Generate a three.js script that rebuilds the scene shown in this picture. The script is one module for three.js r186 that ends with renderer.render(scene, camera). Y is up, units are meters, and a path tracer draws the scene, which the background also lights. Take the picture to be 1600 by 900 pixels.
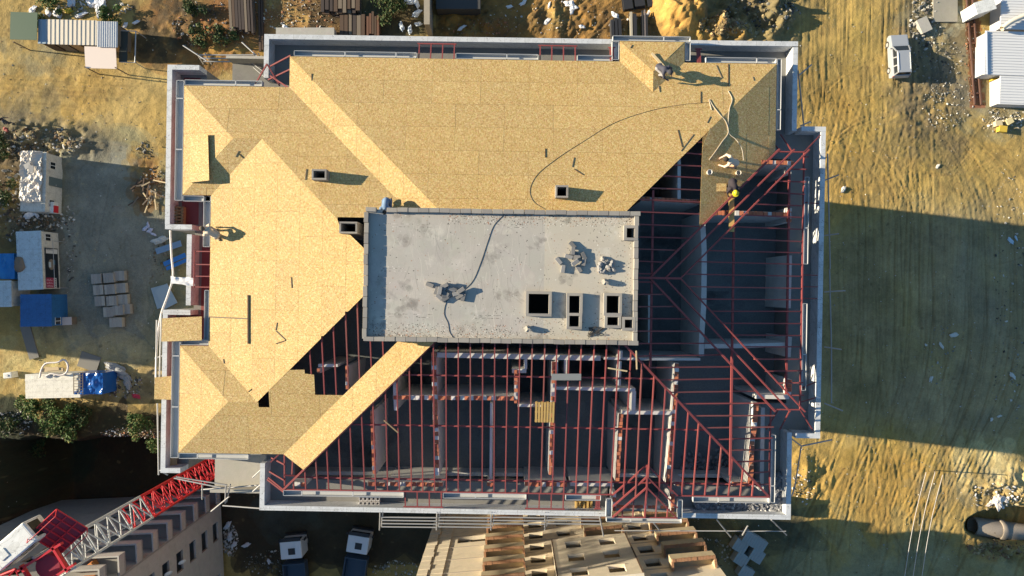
import * as THREE from 'three';
import { mergeGeometries } from 'three/addons/utils/BufferGeometryUtils.js';
import { RoundedBoxGeometry } from 'three/addons/geometries/RoundedBoxGeometry.js';
import { MarchingCubes } from 'three/addons/objects/MarchingCubes.js';

// ---------------------------------------------------------------- camera, sky, sun, exposure
const scene = new THREE.Scene();
const CAM_Y = 70, FOC = 1067;                       // metres above the yard; focal length in photo pixels
const camera = new THREE.PerspectiveCamera(2 * Math.atan(450 / FOC) * 180 / Math.PI, 16 / 9, 0.5, 2000);
camera.position.set(0, CAM_Y, 0); camera.up.set(0, 0, -1); camera.lookAt(0, 0, 0);
scene.add(camera);
const renderer = new THREE.WebGLRenderer({ antialias: true });
renderer.toneMapping = THREE.LinearToneMapping;
renderer.toneMappingExposure = 2.38;
renderer.shadowMap.enabled = true; renderer.shadowMap.type = THREE.PCFSoftShadowMap;
const SUN_EL = 16.6 * Math.PI / 180, SUN_AZ = 6.8 * Math.PI / 180;
const toSun = new THREE.Vector3(-Math.cos(SUN_AZ) * Math.cos(SUN_EL), Math.sin(SUN_EL), -Math.sin(SUN_AZ) * Math.cos(SUN_EL));
{
  const W = 256, H = 128, d = new Float32Array(W * H * 4);
  for (let j = 0; j < H; j++) for (let i = 0; i < W; i++) {
    const el = ((j + 0.5) / H - 0.5) * Math.PI, az = ((i + 0.5) / W - 0.5) * 2 * Math.PI;
    const v = new THREE.Vector3(Math.cos(el) * Math.cos(az), Math.sin(el), Math.cos(el) * Math.sin(az));
    const up = Math.max(0, v.y), k = Math.pow(1 - up, 3), g = Math.pow(Math.max(0, v.dot(toSun)), 6);
    const o = (j * W + i) * 4;
    d[o] = 0.05 + 0.05 * k + 0.10 * g; d[o + 1] = 0.108 + 0.06 * k + 0.07 * g; d[o + 2] = 0.2 + 0.05 * k + 0.03 * g; d[o + 3] = 1;
    if (v.y < 0) { d[o] = 0.16; d[o + 1] = 0.14; d[o + 2] = 0.1; }
  }
  const t = new THREE.DataTexture(d, W, H, THREE.RGBAFormat, THREE.FloatType);
  t.mapping = THREE.EquirectangularReflectionMapping; t.magFilter = THREE.LinearFilter; t.minFilter = THREE.LinearFilter; t.needsUpdate = true;
  scene.background = t; scene.environment = t;
}
const sun = new THREE.DirectionalLight(new THREE.Color(1, 0.875, 0.66), 5);
sun.position.copy(toSun).multiplyScalar(150); sun.castShadow = true; sun.shadow.mapSize.set(4096, 4096); sun.shadow.radius = 1;
Object.assign(sun.shadow.camera, { left: -90, right: 90, top: 60, bottom: -60, near: 1, far: 320 });
scene.add(sun, sun.target);

// ---------------------------------------------------------------- helpers
let seed = 12345;
const rnd = () => { seed = (seed + 0x6d2b79f5) | 0; let t = Math.imul(seed ^ (seed >>> 15), 1 | seed); t = (t + Math.imul(t ^ (t >>> 7), 61 | t)) ^ t; return ((t ^ (t >>> 14)) >>> 0) / 4294967296; };
const rr = (a, b) => a + (b - a) * rnd();
const R = (d) => d * Math.PI / 180;
const V = (x, y, z) => new THREE.Vector3(x, y, z);
function hash2(i, j) { let h = Math.imul(i, 374761393) + Math.imul(j, 668265263); h = Math.imul(h ^ (h >>> 13), 1274126177); return ((h ^ (h >>> 16)) >>> 0) / 4294967296; }
function vnoise(x, y) { const i = Math.floor(x), j = Math.floor(y), f = x - i, g = y - j, u = f * f * (3 - 2 * f), w = g * g * (3 - 2 * g); return (hash2(i, j) * (1 - u) + hash2(i + 1, j) * u) * (1 - w) + (hash2(i, j + 1) * (1 - u) + hash2(i + 1, j + 1) * u) * w; }
function fbm(x, y, n = 4) { let s = 0, a = 0.5; for (let k = 0; k < n; k++) { s += a * vnoise(x, y); x = x * 2.03 + 17.1; y = y * 2.03 + 5.7; a *= 0.5; } return s; }
const smooth = (a, b, x) => { const t = Math.min(1, Math.max(0, (x - a) / (b - a))); return t * t * (3 - 2 * t); };

// A point of the photograph at a chosen height above the yard, as a place in the world.
const at = (px, py, y = 0) => V((px - 800) * (CAM_Y - y) / FOC, y, (py - 450) * (CAM_Y - y) / FOC);
// The same in the plan of the main building, which stands 0.9 degrees off square.
const TURN = R(0.9);
const plan = (px, py, y = 35) => { const dx = px - 800, dz = py - 450, s = (CAM_Y - y) / FOC; return [(dx * Math.cos(TURN) + dz * Math.sin(TURN)) * s, (-dx * Math.sin(TURN) + dz * Math.cos(TURN)) * s]; };

const taken = new Map();
function numbered(n) { const k = taken.get(n) || 0; taken.set(n, k + 1); return k ? n + '_' + String(k).padStart(3, '0') : n; }
function tag(o, label, category, group) { o.userData.label = label; o.userData.category = category; if (group) o.userData.group = group; return o; }
function thing(name, label, category, pos = [0, 0, 0], turn = 0, group) {
  const o = new THREE.Group(); o.name = numbered(name); o.position.set(...pos); o.rotation.y = turn; scene.add(o); return tag(o, label, category, group);
}
function mesh(name, geo, m, parent = scene, pos, rot) {
  const o = new THREE.Mesh(geo, m); o.name = parent === scene ? numbered(name) : name; o.castShadow = o.receiveShadow = true;
  if (pos) o.position.set(...pos); if (rot) o.rotation.set(...rot); parent.add(o); return o;
}
function struct(name, geo, m) { const o = mesh(name, geo, m); o.userData.kind = 'structure'; return o; }
function stuff(o) { o.userData.kind = 'stuff'; return o; }
// box geometry with uv in metres
function boxG(w, h, d, x = 0, y = 0, z = 0) {
  const g = new THREE.BoxGeometry(w, h, d), p = g.attributes.position, n = g.attributes.normal, uv = g.attributes.uv;
  for (let i = 0; i < p.count; i++) {
    const ax = Math.abs(n.getX(i)), ay = Math.abs(n.getY(i));
    if (ay > 0.5) uv.setXY(i, p.getX(i) + x, p.getZ(i) + z); else if (ax > 0.5) uv.setXY(i, p.getZ(i) + z, p.getY(i) + y); else uv.setXY(i, p.getX(i) + x, p.getY(i) + y);
  }
  g.translate(x, y, z); return g;
}
// box from corner to corner
const span = (x0, x1, y0, y1, z0, z1) => boxG(Math.abs(x1 - x0), Math.abs(y1 - y0), Math.abs(z1 - z0), (x0 + x1) / 2, (y0 + y1) / 2, (z0 + z1) / 2);
// bar of section w x h between two points
function barG(a, b, w, h) {
  const L = a.distanceTo(b), g = boxG(L, h, w), d = b.clone().sub(a).normalize();
  let s = V(0, 1, 0).cross(d); if (s.lengthSq() < 1e-6) s = V(0, 0, 1); s.normalize(); const u = d.clone().cross(s).normalize(); if (u.y < 0) { u.negate(); }
  const z = d.clone().cross(u);
  g.applyMatrix4(new THREE.Matrix4().makeBasis(d, u, z).setPosition(a.clone().add(b).multiplyScalar(0.5))); return g;
}
function pipeG(a, b, r, n = 7) {
  const L = a.distanceTo(b), g = new THREE.CylinderGeometry(r, r, L, n); g.translate(0, 0, 0);
  const q = new THREE.Quaternion().setFromUnitVectors(V(0, 1, 0), b.clone().sub(a).normalize());
  g.applyQuaternion(q); const c = a.clone().add(b).multiplyScalar(0.5); g.translate(c.x, c.y, c.z); return g;
}
function clean(g) { const o = new THREE.BufferGeometry(), s = g.index ? g.toNonIndexed() : g; for (const k of ['position', 'normal', 'uv']) o.setAttribute(k, s.attributes[k]); return o; }
const merge = (list) => mergeGeometries(list.map(clean), false);
// upright prism of a plan polygon [[x, z], ...] with optional holes
function prismG(poly, y0, y1, holes = []) {
  const sh = new THREE.Shape(poly.map(([x, z]) => new THREE.Vector2(x, -z)));
  for (const h of holes) sh.holes.push(new THREE.Path(h.map(([x, z]) => new THREE.Vector2(x, -z))));
  const g = new THREE.ExtrudeGeometry(sh, { depth: y1 - y0, bevelEnabled: false }); g.rotateX(-Math.PI / 2); g.translate(0, y0, 0); return g;
}
// sheet of a plan polygon lying on a plane height(x, z), with thickness
function sheetG(poly, height, t, uo = 0, vo = 0, swap = false) {
  const tri = THREE.ShapeUtils.triangulateShape(poly.map(([x, z]) => new THREE.Vector2(x, -z)), []);
  const pos = [], uv = [], put = (x, y, z) => { pos.push(x, y, z); swap ? uv.push(z + uo, x + vo) : uv.push(x + uo, z + vo); };
  const area = THREE.ShapeUtils.area(poly.map(([x, z]) => new THREE.Vector2(x, -z)));
  const P = area < 0 ? poly.slice().reverse() : poly;
  const T = area < 0 ? THREE.ShapeUtils.triangulateShape(P.map(([x, z]) => new THREE.Vector2(x, -z)), []) : tri;
  for (const [a, b, c] of T) {
    for (const k of [a, b, c]) put(P[k][0], height(...P[k]), P[k][1]);
    for (const k of [a, c, b]) put(P[k][0], height(...P[k]) - t, P[k][1]);
  }
  for (let i = 0; i < P.length; i++) {
    const [ax, az] = P[i], [bx, bz] = P[(i + 1) % P.length], ya = height(ax, az), yb = height(bx, bz);
    put(ax, ya - t, az); put(bx, yb - t, bz); put(bx, yb, bz); put(ax, ya - t, az); put(bx, yb, bz); put(ax, ya, az);
  }
  const g = new THREE.BufferGeometry(); g.setAttribute('position', new THREE.Float32BufferAttribute(pos, 3)); g.setAttribute('uv', new THREE.Float32BufferAttribute(uv, 2)); g.computeVertexNormals(); return g;
}
function clipRect(poly, x0, x1, z0, z1) {
  let p = poly;
  for (const [k, v, s] of [[0, x0, 1], [0, x1, -1], [1, z0, 1], [1, z1, -1]]) {
    const q = [];
    for (let i = 0; i < p.length; i++) {
      const a = p[i], b = p[(i + 1) % p.length], da = (a[k] - v) * s, db = (b[k] - v) * s;
      if (da >= 0) q.push(a);
      if ((da >= 0) !== (db >= 0)) { const t = da / (da - db); q.push([a[0] + (b[0] - a[0]) * t, a[1] + (b[1] - a[1]) * t]); }
    }
    p = q; if (p.length < 3) return null;
  }
  const q = p.filter((a, i) => { const b = p[(i + 1) % p.length]; return Math.hypot(a[0] - b[0], a[1] - b[1]) > 0.004; });
  if (q.length < 3) return null;
  return Math.abs(THREE.ShapeUtils.area(q.map(([x, z]) => new THREE.Vector2(x, z)))) > 0.01 ? q : null;
}

// ---------------------------------------------------------------- materials
function canvasTex(w, h, paint, color = true) {
  const c = document.createElement('canvas'); c.width = w; c.height = h; const x = c.getContext('2d'); paint(x, w, h);
  const t = new THREE.CanvasTexture(c); t.wrapS = t.wrapT = THREE.RepeatWrapping; if (color) t.colorSpace = THREE.SRGBColorSpace; t.magFilter = THREE.LinearFilter; return t;
}
function grain(x, w, h, amp) {
  const im = x.getImageData(0, 0, w, h), d = im.data;
  for (let i = 0; i < d.length; i += 4) { const n = (rnd() - 0.5) * amp; d[i] += n; d[i + 1] += n; d[i + 2] += n; }
  x.putImageData(im, 0, 0);
}
const mat = (rgb, rough = 0.85, more = {}) => new THREE.MeshStandardMaterial({ color: new THREE.Color().setRGB(...rgb), roughness: rough, metalness: 0, ...more });
// oriented strand board, 2.44 m to the tile
const osbTex = canvasTex(1024, 1024, (x, w, h) => {
  x.fillStyle = 'rgb(196,166,112)'; x.fillRect(0, 0, w, h);
  for (let i = 0; i < 15000; i++) {
    const a = rr(-0.9, 0.9) + (rnd() < 0.25 ? 1.5 : 0), L = rr(14, 52), B = rr(3, 13), t = rnd(), px = rnd() * w, py = rnd() * h;
    const v = t < 0.16 ? [150, 112, 62] : t < 0.34 ? [222, 196, 146] : t < 0.42 ? [234, 212, 166] : [190 + rr(-14, 14), 158 + rr(-14, 14), 104 + rr(-16, 16)];
    x.fillStyle = `rgba(${v[0] | 0},${v[1] | 0},${v[2] | 0},${rr(0.35, 0.8)})`;
    for (const [ox, oy] of [[0, 0], [px > w - 60 ? -w : w, 0], [0, py > h - 60 ? -h : h]]) {
      if (ox && px > 60 && px < w - 60) continue; if (oy && py > 60 && py < h - 60) continue;
      x.save(); x.translate(px + ox, py + oy); x.rotate(a); x.fillRect(-L / 2, -B / 2, L, B); x.restore();
    }
  }
  for (let i = 0; i < 260; i++) { x.fillStyle = 'rgba(84,56,28,0.7)'; x.fillRect(rnd() * w, rnd() * h, rr(3, 14), rr(2, 7)); }
  grain(x, w, h, 12);
});
osbTex.repeat.set(1 / 2.44, 1 / 2.44);
const osbMats = [[0.985, 0.972, 0.86], [0.95, 0.935, 0.82], [1.0, 0.99, 0.88], [0.97, 0.948, 0.82], [0.935, 0.925, 0.83]].map((c) => mat(c, 0.75, { map: osbTex }));
const concreteTex = canvasTex(1024, 1024, (x, w, h) => {
  x.fillStyle = 'rgb(190,187,180)'; x.fillRect(0, 0, w, h);
  for (let i = 0; i < 420; i++) { const v = rr(150, 225) | 0; x.fillStyle = `rgba(${v},${v - 3},${v - 10},${rr(0.04, 0.14)})`; x.beginPath(); x.ellipse(rnd() * w, rnd() * h, rr(10, 130), rr(8, 70), rnd() * 3, 0, 7); x.fill(); }
  for (let i = 0; i < 900; i++) { const v = rr(90, 150) | 0; x.fillStyle = `rgba(${v},${v - 6},${v - 14},${rr(0.2, 0.6)})`; x.fillRect(rnd() * w, rnd() * h, rr(1, 5), rr(1, 5)); }
  grain(x, w, h, 22);
});
concreteTex.repeat.set(0.2, 0.2);
const parapetTex = canvasTex(1024, 1024, (x, w, h) => {          // 4 m to the tile: board marks, runs of cement and dirt
  x.fillStyle = 'rgb(186,186,184)'; x.fillRect(0, 0, w, h);
  for (let i = 0; i < 300; i++) { const v = rr(120, 230) | 0; x.fillStyle = `rgba(${v},${v},${v - 4},${rr(0.06, 0.26)})`; x.beginPath(); x.ellipse(rnd() * w, rnd() * h, rr(6, 70), rr(6, 60), rnd() * 3, 0, 7); x.fill(); }
  for (let i = 0; i < 160; i++) { const v = rr(70, 140) | 0; x.strokeStyle = `rgba(${v},${v - 4},${v - 10},${rr(0.15, 0.5)})`; x.lineWidth = rr(1, 4); x.beginPath(); let a = rnd() * w, b = rnd() * h; x.moveTo(a, b); for (let k = 0; k < 4; k++) { a += rr(-40, 40); b += rr(-40, 40); x.lineTo(a, b); } x.stroke(); }
  for (let i = 0; i < 500; i++) { const v = rr(60, 130) | 0; x.fillStyle = `rgba(${v},${v - 4},${v - 8},${rr(0.2, 0.7)})`; x.beginPath(); x.ellipse(rnd() * w, rnd() * h, rr(1, 9), rr(1, 6), rnd() * 3, 0, 7); x.fill(); }
  for (let k = 0; k < 4; k++) { x.fillStyle = 'rgba(110,106,100,0.55)'; x.fillRect(k * w / 4 + rr(-20, 20), 0, 3, h); x.fillRect(0, k * h / 4 + rr(-20, 20), w, 3); }
  grain(x, w, h, 24);
});
parapetTex.repeat.set(0.25, 0.25);
const M = {
  concrete: mat([0.78, 0.76, 0.72], 0.9, { map: concreteTex }),
  parapet: mat([1.12, 1.14, 1.18], 0.85, { map: parapetTex }),
  slabgrey: mat([0.4, 0.4, 0.4], 0.9, { map: concreteTex }),
  plaster: mat([1.05, 1.06, 1.08], 0.9, { map: concreteTex }),
  roomfloor: mat([0.2, 0.21, 0.22], 0.9, { map: concreteTex }),
  wallgrey: mat([0.62, 0.6, 0.57], 0.9, { map: concreteTex }),
  redsteel: mat([0.25, 0.05, 0.046], 0.65),
  darkred: mat([0.2, 0.04, 0.035], 0.6),
  redwall: mat([0.30, 0.075, 0.055], 0.8),
  gutter: mat([0.47, 0.47, 0.46], 0.7),
  steel: mat([0.45, 0.45, 0.44], 0.5, { metalness: 0.4 }),
  scaffold: mat([0.38, 0.37, 0.36], 0.55, { metalness: 0.3 }),
  dark: mat([0.02, 0.02, 0.022], 0.7),
  glass: mat([0.02, 0.025, 0.03], 0.12),
  white: mat([1.45, 1.45, 1.41], 0.6, { map: parapetTex }),
  wood: mat([0.42, 0.28, 0.14], 0.8),
  paleWood: mat([0.55, 0.42, 0.24], 0.8),
  darkWood: mat([0.09, 0.055, 0.035], 0.85),
  oldWood: mat([0.18, 0.14, 0.10], 0.85),
  yellowWood: mat([0.5, 0.32, 0.1], 0.75),
  blueTarp: mat([0.03, 0.16, 0.42], 0.45),
  blueSheet: mat([0.04, 0.2, 0.5], 0.5),
  craneRed: mat([0.55, 0.02, 0.03], 0.45),
  craneDark: mat([0.22, 0.012, 0.03], 0.5),
  craneGrey: mat([0.5, 0.51, 0.5], 0.5),
  black: mat([0.025, 0.025, 0.027], 0.6),
  rubber: mat([0.03, 0.03, 0.03], 0.9),
  cable: mat([0.06, 0.055, 0.05], 0.7),
  hose: mat([0.42, 0.36, 0.27], 0.6),
  rope: mat([0.7, 0.64, 0.6], 0.7),
  brick: new THREE.MeshStandardMaterial({ roughness: 0.9, vertexColors: true }),
  rock: new THREE.MeshStandardMaterial({ roughness: 0.95, vertexColors: true, flatShading: true }),
};

// ---------------------------------------------------------------- the ground
// painted soil colours and wheel ruts share one layout: photo pixels of the yard level, GX0..GX1 by GZ0..GZ1
const GX0 = -240, GX1 = 1840, GZ0 = -200, GZ1 = 1060, GW = 2048, GH = Math.round(2048 * (GZ1 - GZ0) / (GX1 - GX0)), GS = GW / (GX1 - GX0);
function tracks(x, style) {          // wheel marks; style(kind) sets the stroke
  const keep = seed; seed = 777;
  const line = (pts, w, a) => { x.lineWidth = w; style(x, a); x.beginPath(); x.moveTo(...pts[0]); for (let i = 1; i < pts.length - 1; i++) x.quadraticCurveTo(pts[i][0], pts[i][1], (pts[i][0] + pts[i + 1][0]) / 2, (pts[i][1] + pts[i + 1][1]) / 2); x.lineTo(...pts[pts.length - 1]); x.stroke(); };
  for (let i = 0; i < 120; i++) {     // down the east track, fanning out to the right
    const x0 = rr(1235, 1470), b = rr(0, 1), pts = [];
    for (let y = -150; y < 1000; y += 60) { const f = smooth(120, 330, y) * (1 - smooth(520, 900, y)); pts.push([x0 + f * (b - 0.25) * 240 + Math.sin(y * 0.006 + i) * 7 + rr(-1, 1), y]); }
    const s = Math.floor(rr(0, 12)), e = s + Math.floor(rr(4, 9)); const q = pts.slice(s, e); if (q.length > 2) { const gauge = rr(20, 30), lw = rr(1.2, 2.6), al = rr(0.15, 0.5); line(q, lw, al); line(q.map(([u, v]) => [u + gauge, v]), lw, al); }
  }
  for (let i = 0; i < 70; i++) {      // sweeping turns in the open sand
    const cx = rr(1300, 1620), cy = rr(150, 330), r = rr(40, 190), a0 = rr(0, 6), pts = [];
    for (let a = 0; a < rr(0.6, 1.7); a += 0.2) pts.push([cx + r * Math.cos(a0 + a), cy + r * 0.7 * Math.sin(a0 + a)]);
    if (pts.length > 2) line(pts, rr(1.5, 3.5), rr(0.12, 0.4));
  }
  for (let i = 0; i < 120; i++) {     // churned lower right
    const x0 = rr(1230, 1640), y0 = rr(670, 830), L = rr(30, 130), a = rr(1.2, 2.1), pts = [];
    for (let k = 0; k <= 4; k++) pts.push([x0 + Math.cos(a) * L * k / 4 + rr(-4, 4), y0 + Math.sin(a) * L * k / 4]);
    line(pts, rr(1.5, 4), rr(0.15, 0.5));
  }
  for (let i = 0; i < 50; i++) {      // the lane at upper left
    const y0 = rr(95, 235), pts = []; for (let k = -60; k < 280; k += 45) pts.push([k, y0 + k * 0.07 + rr(-4, 4)]);
    const s = Math.floor(rr(0, 4)); line(pts.slice(s, s + 4), rr(1.5, 4), rr(0.1, 0.4));
  }
  for (let i = 0; i < 60; i++) {      // rough ground beside the north wall
    const x0 = rr(680, 1030), y0 = rr(-80, 60), a = rr(1.6, 2.7), L = rr(30, 90), pts = [];
    for (let k = 0; k <= 3; k++) pts.push([x0 + Math.cos(a) * L * k / 3 + rr(-3, 3), y0 + Math.sin(a) * L * k / 3]); line(pts, rr(2, 5), rr(0.2, 0.6));
  }
  for (let i = 0; i < 46; i++) {      // yard at the left
    const x0 = rr(90, 250), y0 = rr(240, 600), a = rr(1.1, 2.0), L = rr(40, 150), pts = [];
    for (let k = 0; k <= 3; k++) pts.push([x0 + Math.cos(a) * L * k / 3 + rr(-4, 4), y0 + Math.sin(a) * L * k / 3]); line(pts, rr(1.5, 3), rr(0.08, 0.25));
  }
  seed = keep;
}
let rutData;
{
  const c = document.createElement('canvas'); c.width = GW; c.height = GH; const x = c.getContext('2d');
  x.fillStyle = 'rgb(128,128,128)'; x.fillRect(0, 0, GW, GH); x.scale(GS, GS); x.translate(-GX0, -GZ0);
  x.lineCap = 'round';
  tracks(x, (q, a) => { q.strokeStyle = `rgba(20,20,20,${a})`; });
  x.translate(3.2, 0.6); tracks(x, (q, a) => { q.strokeStyle = `rgba(235,235,235,${a * 0.55})`; });
  rutData = x.getImageData(0, 0, GW, GH).data;
}
const rut = (px, py) => {
  const u = (px - GX0) * GS, v = (py - GZ0) * GS, i = Math.floor(u), j = Math.floor(v); if (i < 0 || j < 0 || i >= GW - 1 || j >= GH - 1) return 0;
  const f = u - i, g = v - j, k = (a, b) => rutData[(b * GW + a) * 4];
  return ((k(i, j) * (1 - f) + k(i + 1, j) * f) * (1 - g) + (k(i, j + 1) * (1 - f) + k(i + 1, j + 1) * f) * g - 128) / 128;
};
const bump = (px, py, cx, cy, rx, ry) => Math.max(0, 1 - ((px - cx) / rx) ** 2 - ((py - cy) / ry) ** 2);
function groundY(X, Z) {
  const px = X * FOC / CAM_Y + 800, py = Z * FOC / CAM_Y + 450;
  // the deep dig south of the yard
  const edge = (fbm(X * 0.35, Z * 0.35) - 0.5) * 1.6;
  let low = smooth(15.2, 16.9, Z + edge) * (1 - smooth(9, 24, X)) * (1 - smooth(-50.5, -53.5, X + edge));
  let h = -9 * low;
  const soft = 1 - smooth(90, 215, px) * (1 - smooth(215, 262, px)) * smooth(235, 265, py) * (1 - smooth(520, 560, py));   // the trodden yard is flatter
  h += (fbm(X * 0.22, Z * 0.22) - 0.5) * 0.4 * soft + (fbm(X * 1.4 + 9, Z * 1.4) - 0.5) * 0.09 * soft + (fbm(X * 3.3, Z * 3.3 + 3, 3) - 0.44) * 0.06 * soft;
  h += rut(px, py) * 0.15;
  // heaps and banks
  const lump = (fbm(X * 0.9, Z * 0.9) - 0.3);
  h += 2.9 * bump(px, py, 1060, 12, 46, 62) * (0.7 + 0.75 * lump) + 0.3 * smooth(0, 0.3, bump(px, py, 1060, 12, 46, 62)) * (fbm(X * 2.6, Z * 2.6) - 0.5);                       // smooth sand heap
  h += 2.0 * bump(px, py, 1150, 30, 90, 62) * lump * 1.6 + 0.9 * bump(px, py, 1215, 10, 50, 75) * lump * 1.9 + 1.2 * bump(px, py, 1115, 48, 34, 26) * (0.6 + lump);
  h += 1.6 * bump(px, py, 740, 40, 60, 40) * lump * 1.6 + 1.2 * bump(px, py, 880, 30, 110, 50) * lump;
  h += 2.0 * bump(px, py, 1565, 860, 62, 24) * lump * 2 + 1.4 * bump(px, py, 1580, 760, 80, 30) * lump * 1.8;   // spoil beside the pipe trench
  h -= 2.7 * smooth(0, 0.3, bump(px, py, 1585, 822, 78, 30));
  h += 1.3 * bump(px, py, 60, 225, 110, 45) * lump * 1.5 + 0.9 * bump(px, py, 320, 60, 90, 60) * lump * 1.4;
  h += 0.8 * bump(px, py, 1440, 120, 70, 120) * lump * 0.9 + 0.9 * bump(px, py, 1265, 745, 40, 50) * lump * 1.3;
  h += 0.7 * bump(px, py, 225, 285, 34, 45) * lump * 1.6;
  return h;
}
const groundTex = canvasTex(GW, GH, (x, w, h) => {
  x.scale(GS, GS); x.translate(-GX0, -GZ0);
  x.fillStyle = 'rgb(158,132,84)'; x.fillRect(GX0, GZ0, 2200, 1400);
  const blob = (cx, cy, rx, ry, rgb, a, n = 26) => {
    for (let i = 0; i < n; i++) { const t = rnd() * 6.283, r = Math.sqrt(rnd()); x.fillStyle = `rgba(${rgb},${a})`; x.beginPath(); x.ellipse(cx + Math.cos(t) * r * rx, cy + Math.sin(t) * r * ry, rx * rr(0.12, 0.42), ry * rr(0.12, 0.42), rnd() * 3, 0, 7); x.fill(); }
  };
  const soil = '104,96,84', grey = '128,124,112', dk = '70,58,42', pale = '186,166,122', gold = '172,132,66', brown = '120,82,44', wet = '60,50,36';
  blob(160, 150, 240, 70, pale, 0.10, 40); blob(60, 140, 120, 40, gold, 0.10); blob(40, 90, 60, 30, grey, 0.2);
  blob(170, 390, 130, 170, '112,110,100', 0.28, 90); blob(160, 350, 100, 120, '118,116,106', 0.2, 60); blob(150, 480, 110, 90, '112,112,104', 0.25, 50); blob(165, 390, 80, 150, '126,124,120', 0.3, 120);
  blob(120, 570, 190, 45, pale, 0.22, 50); blob(40, 570, 60, 40, '176,160,120', 0.3, 20); blob(190, 600, 70, 30, soil, 0.2, 20);
  blob(50, 215, 120, 40, soil, 0.25, 50); blob(20, 330, 60, 90, dk, 0.3, 40); blob(60, 340, 60, 24, soil, 0.3, 24);
  blob(230, 290, 30, 45, brown, 0.3, 30); blob(225, 250, 30, 25, gold, 0.2);
  blob(310, 50, 110, 60, brown, 0.3, 60); blob(260, 20, 70, 20, dk, 0.4, 30); blob(250, 70, 40, 30, wet, 0.4, 30); blob(340, 85, 80, 16, gold, 0.25, 20);
  blob(440, 20, 120, 40, '128,92,58', 0.35, 50); blob(560, 30, 80, 40, wet, 0.45, 50); blob(620, 40, 50, 40, '64,62,44', 0.4, 40); blob(690, 30, 60, 40, wet, 0.4, 30);
  blob(760, 40, 70, 40, '150,108,54', 0.35, 50); blob(890, 20, 150, 60, '140,104,56', 0.35, 80); blob(890, 40, 150, 40, dk, 0.14, 30);
  blob(1062, 14, 38, 55, '186,140,82', 0.3, 60); blob(1165, 20, 70, 60, '104,92,70', 0.3, 60); blob(1120, 50, 40, 20, '176,134,72', 0.35, 30); blob(1230, 20, 40, 70, '116,106,80', 0.25, 40);
  blob(1460, 130, 70, 130, soil, 0.2, 70); blob(1440, 60, 40, 60, '118,112,100', 0.25, 30); blob(1480, 30, 30, 40, '178,172,160', 0.35, 20); blob(1560, 190, 60, 30, '124,118,104', 0.3, 40);
  blob(1500, 120, 40, 60, '112,106,98', 0.25, 40);
  for (let y = -60; y < 165; y += 4) { x.fillStyle = `rgba(${112 + rr(-14, 10) | 0},${58 + rr(-10, 8) | 0},${36 + rr(-8, 8) | 0},0.5)`; x.fillRect(1507 + y * 0.06 + rr(-2, 2), y, 22 + rr(-3, 3), 5); }
  blob(1300, 240, 60, 120, gold, 0.1, 40); blob(1330, 120, 70, 140, '170,142,84', 0.12, 40); blob(1460, 240, 130, 60, '164,134,78', 0.12, 30); blob(1400, 230, 40, 30, soil, 0.1, 20);
  blob(1450, 500, 220, 180, '150,138,112', 0.14, 130); blob(1560, 480, 70, 200, '132,124,104', 0.16, 60); blob(1340, 500, 60, 170, '130,112,76', 0.12, 60);
  blob(1350, 760, 150, 90, gold, 0.12, 60); blob(1550, 730, 70, 40, '210,190,150', 0.25, 40); blob(1520, 760, 90, 30, grey, 0.16, 30); blob(1380, 720, 150, 20, '150,120,62', 0.15, 30);
  blob(1350, 920, 300, 60, '140,132,108', 0.2, 90);
  // the dig and the lorry yard south of the building
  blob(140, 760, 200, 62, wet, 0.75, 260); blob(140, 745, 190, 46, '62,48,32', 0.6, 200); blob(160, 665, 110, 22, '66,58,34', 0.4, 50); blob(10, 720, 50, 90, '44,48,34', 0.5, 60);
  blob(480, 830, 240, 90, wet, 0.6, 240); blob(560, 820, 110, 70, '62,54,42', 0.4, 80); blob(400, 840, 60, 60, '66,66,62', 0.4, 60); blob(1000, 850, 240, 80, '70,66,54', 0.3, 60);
  x.lineCap = 'round';
  tracks(x, (q, a) => { q.strokeStyle = `rgba(84,66,40,${a * 0.34})`; });
  for (let i = 0; i < 5200; i++) { const v = rnd(); x.fillStyle = v < 0.45 ? `rgba(78,62,40,${rr(0.1, 0.4)})` : v < 0.8 ? `rgba(196,172,124,${rr(0.08, 0.3)})` : `rgba(120,112,98,${rr(0.1, 0.4)})`; x.beginPath(); x.ellipse(rr(GX0, GX1), rr(GZ0, GZ1), rr(0.6, 4), rr(0.6, 2.6), rnd() * 3, 0, 7); x.fill(); }
  x.setTransform(1, 0, 0, 1, 0, 0);
  const im = x.getImageData(0, 0, w, h), d = im.data;
  for (let j = 0; j < h; j++) for (let i = 0; i < w; i++) {
    const n = 0.84 + 0.34 * fbm(i * 0.035, j * 0.035, 5) + 0.16 * (fbm(i * 0.22, j * 0.22 + 40, 2) - 0.4) + (rnd() - 0.5) * 0.13, o = (j * w + i) * 4; d[o] *= n; d[o + 1] *= n; d[o + 2] *= n;
  }
  x.putImageData(im, 0, 0);
});
const gritTex = canvasTex(512, 512, (x, w, h) => { x.fillStyle = 'rgb(128,128,128)'; x.fillRect(0, 0, w, h); for (let i = 0; i < 5200; i++) { const v = rr(40, 220) | 0; x.fillStyle = `rgba(${v},${v},${v},${rr(0.2, 0.7)})`; x.beginPath(); x.ellipse(rnd() * w, rnd() * h, rr(1, 7), rr(1, 6), rnd() * 3, 0, 7); x.fill(); } grain(x, w, h, 60); }, false);
gritTex.repeat.set(22, 13.4);
groundTex.wrapS = groundTex.wrapT = THREE.ClampToEdgeWrapping;
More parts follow.
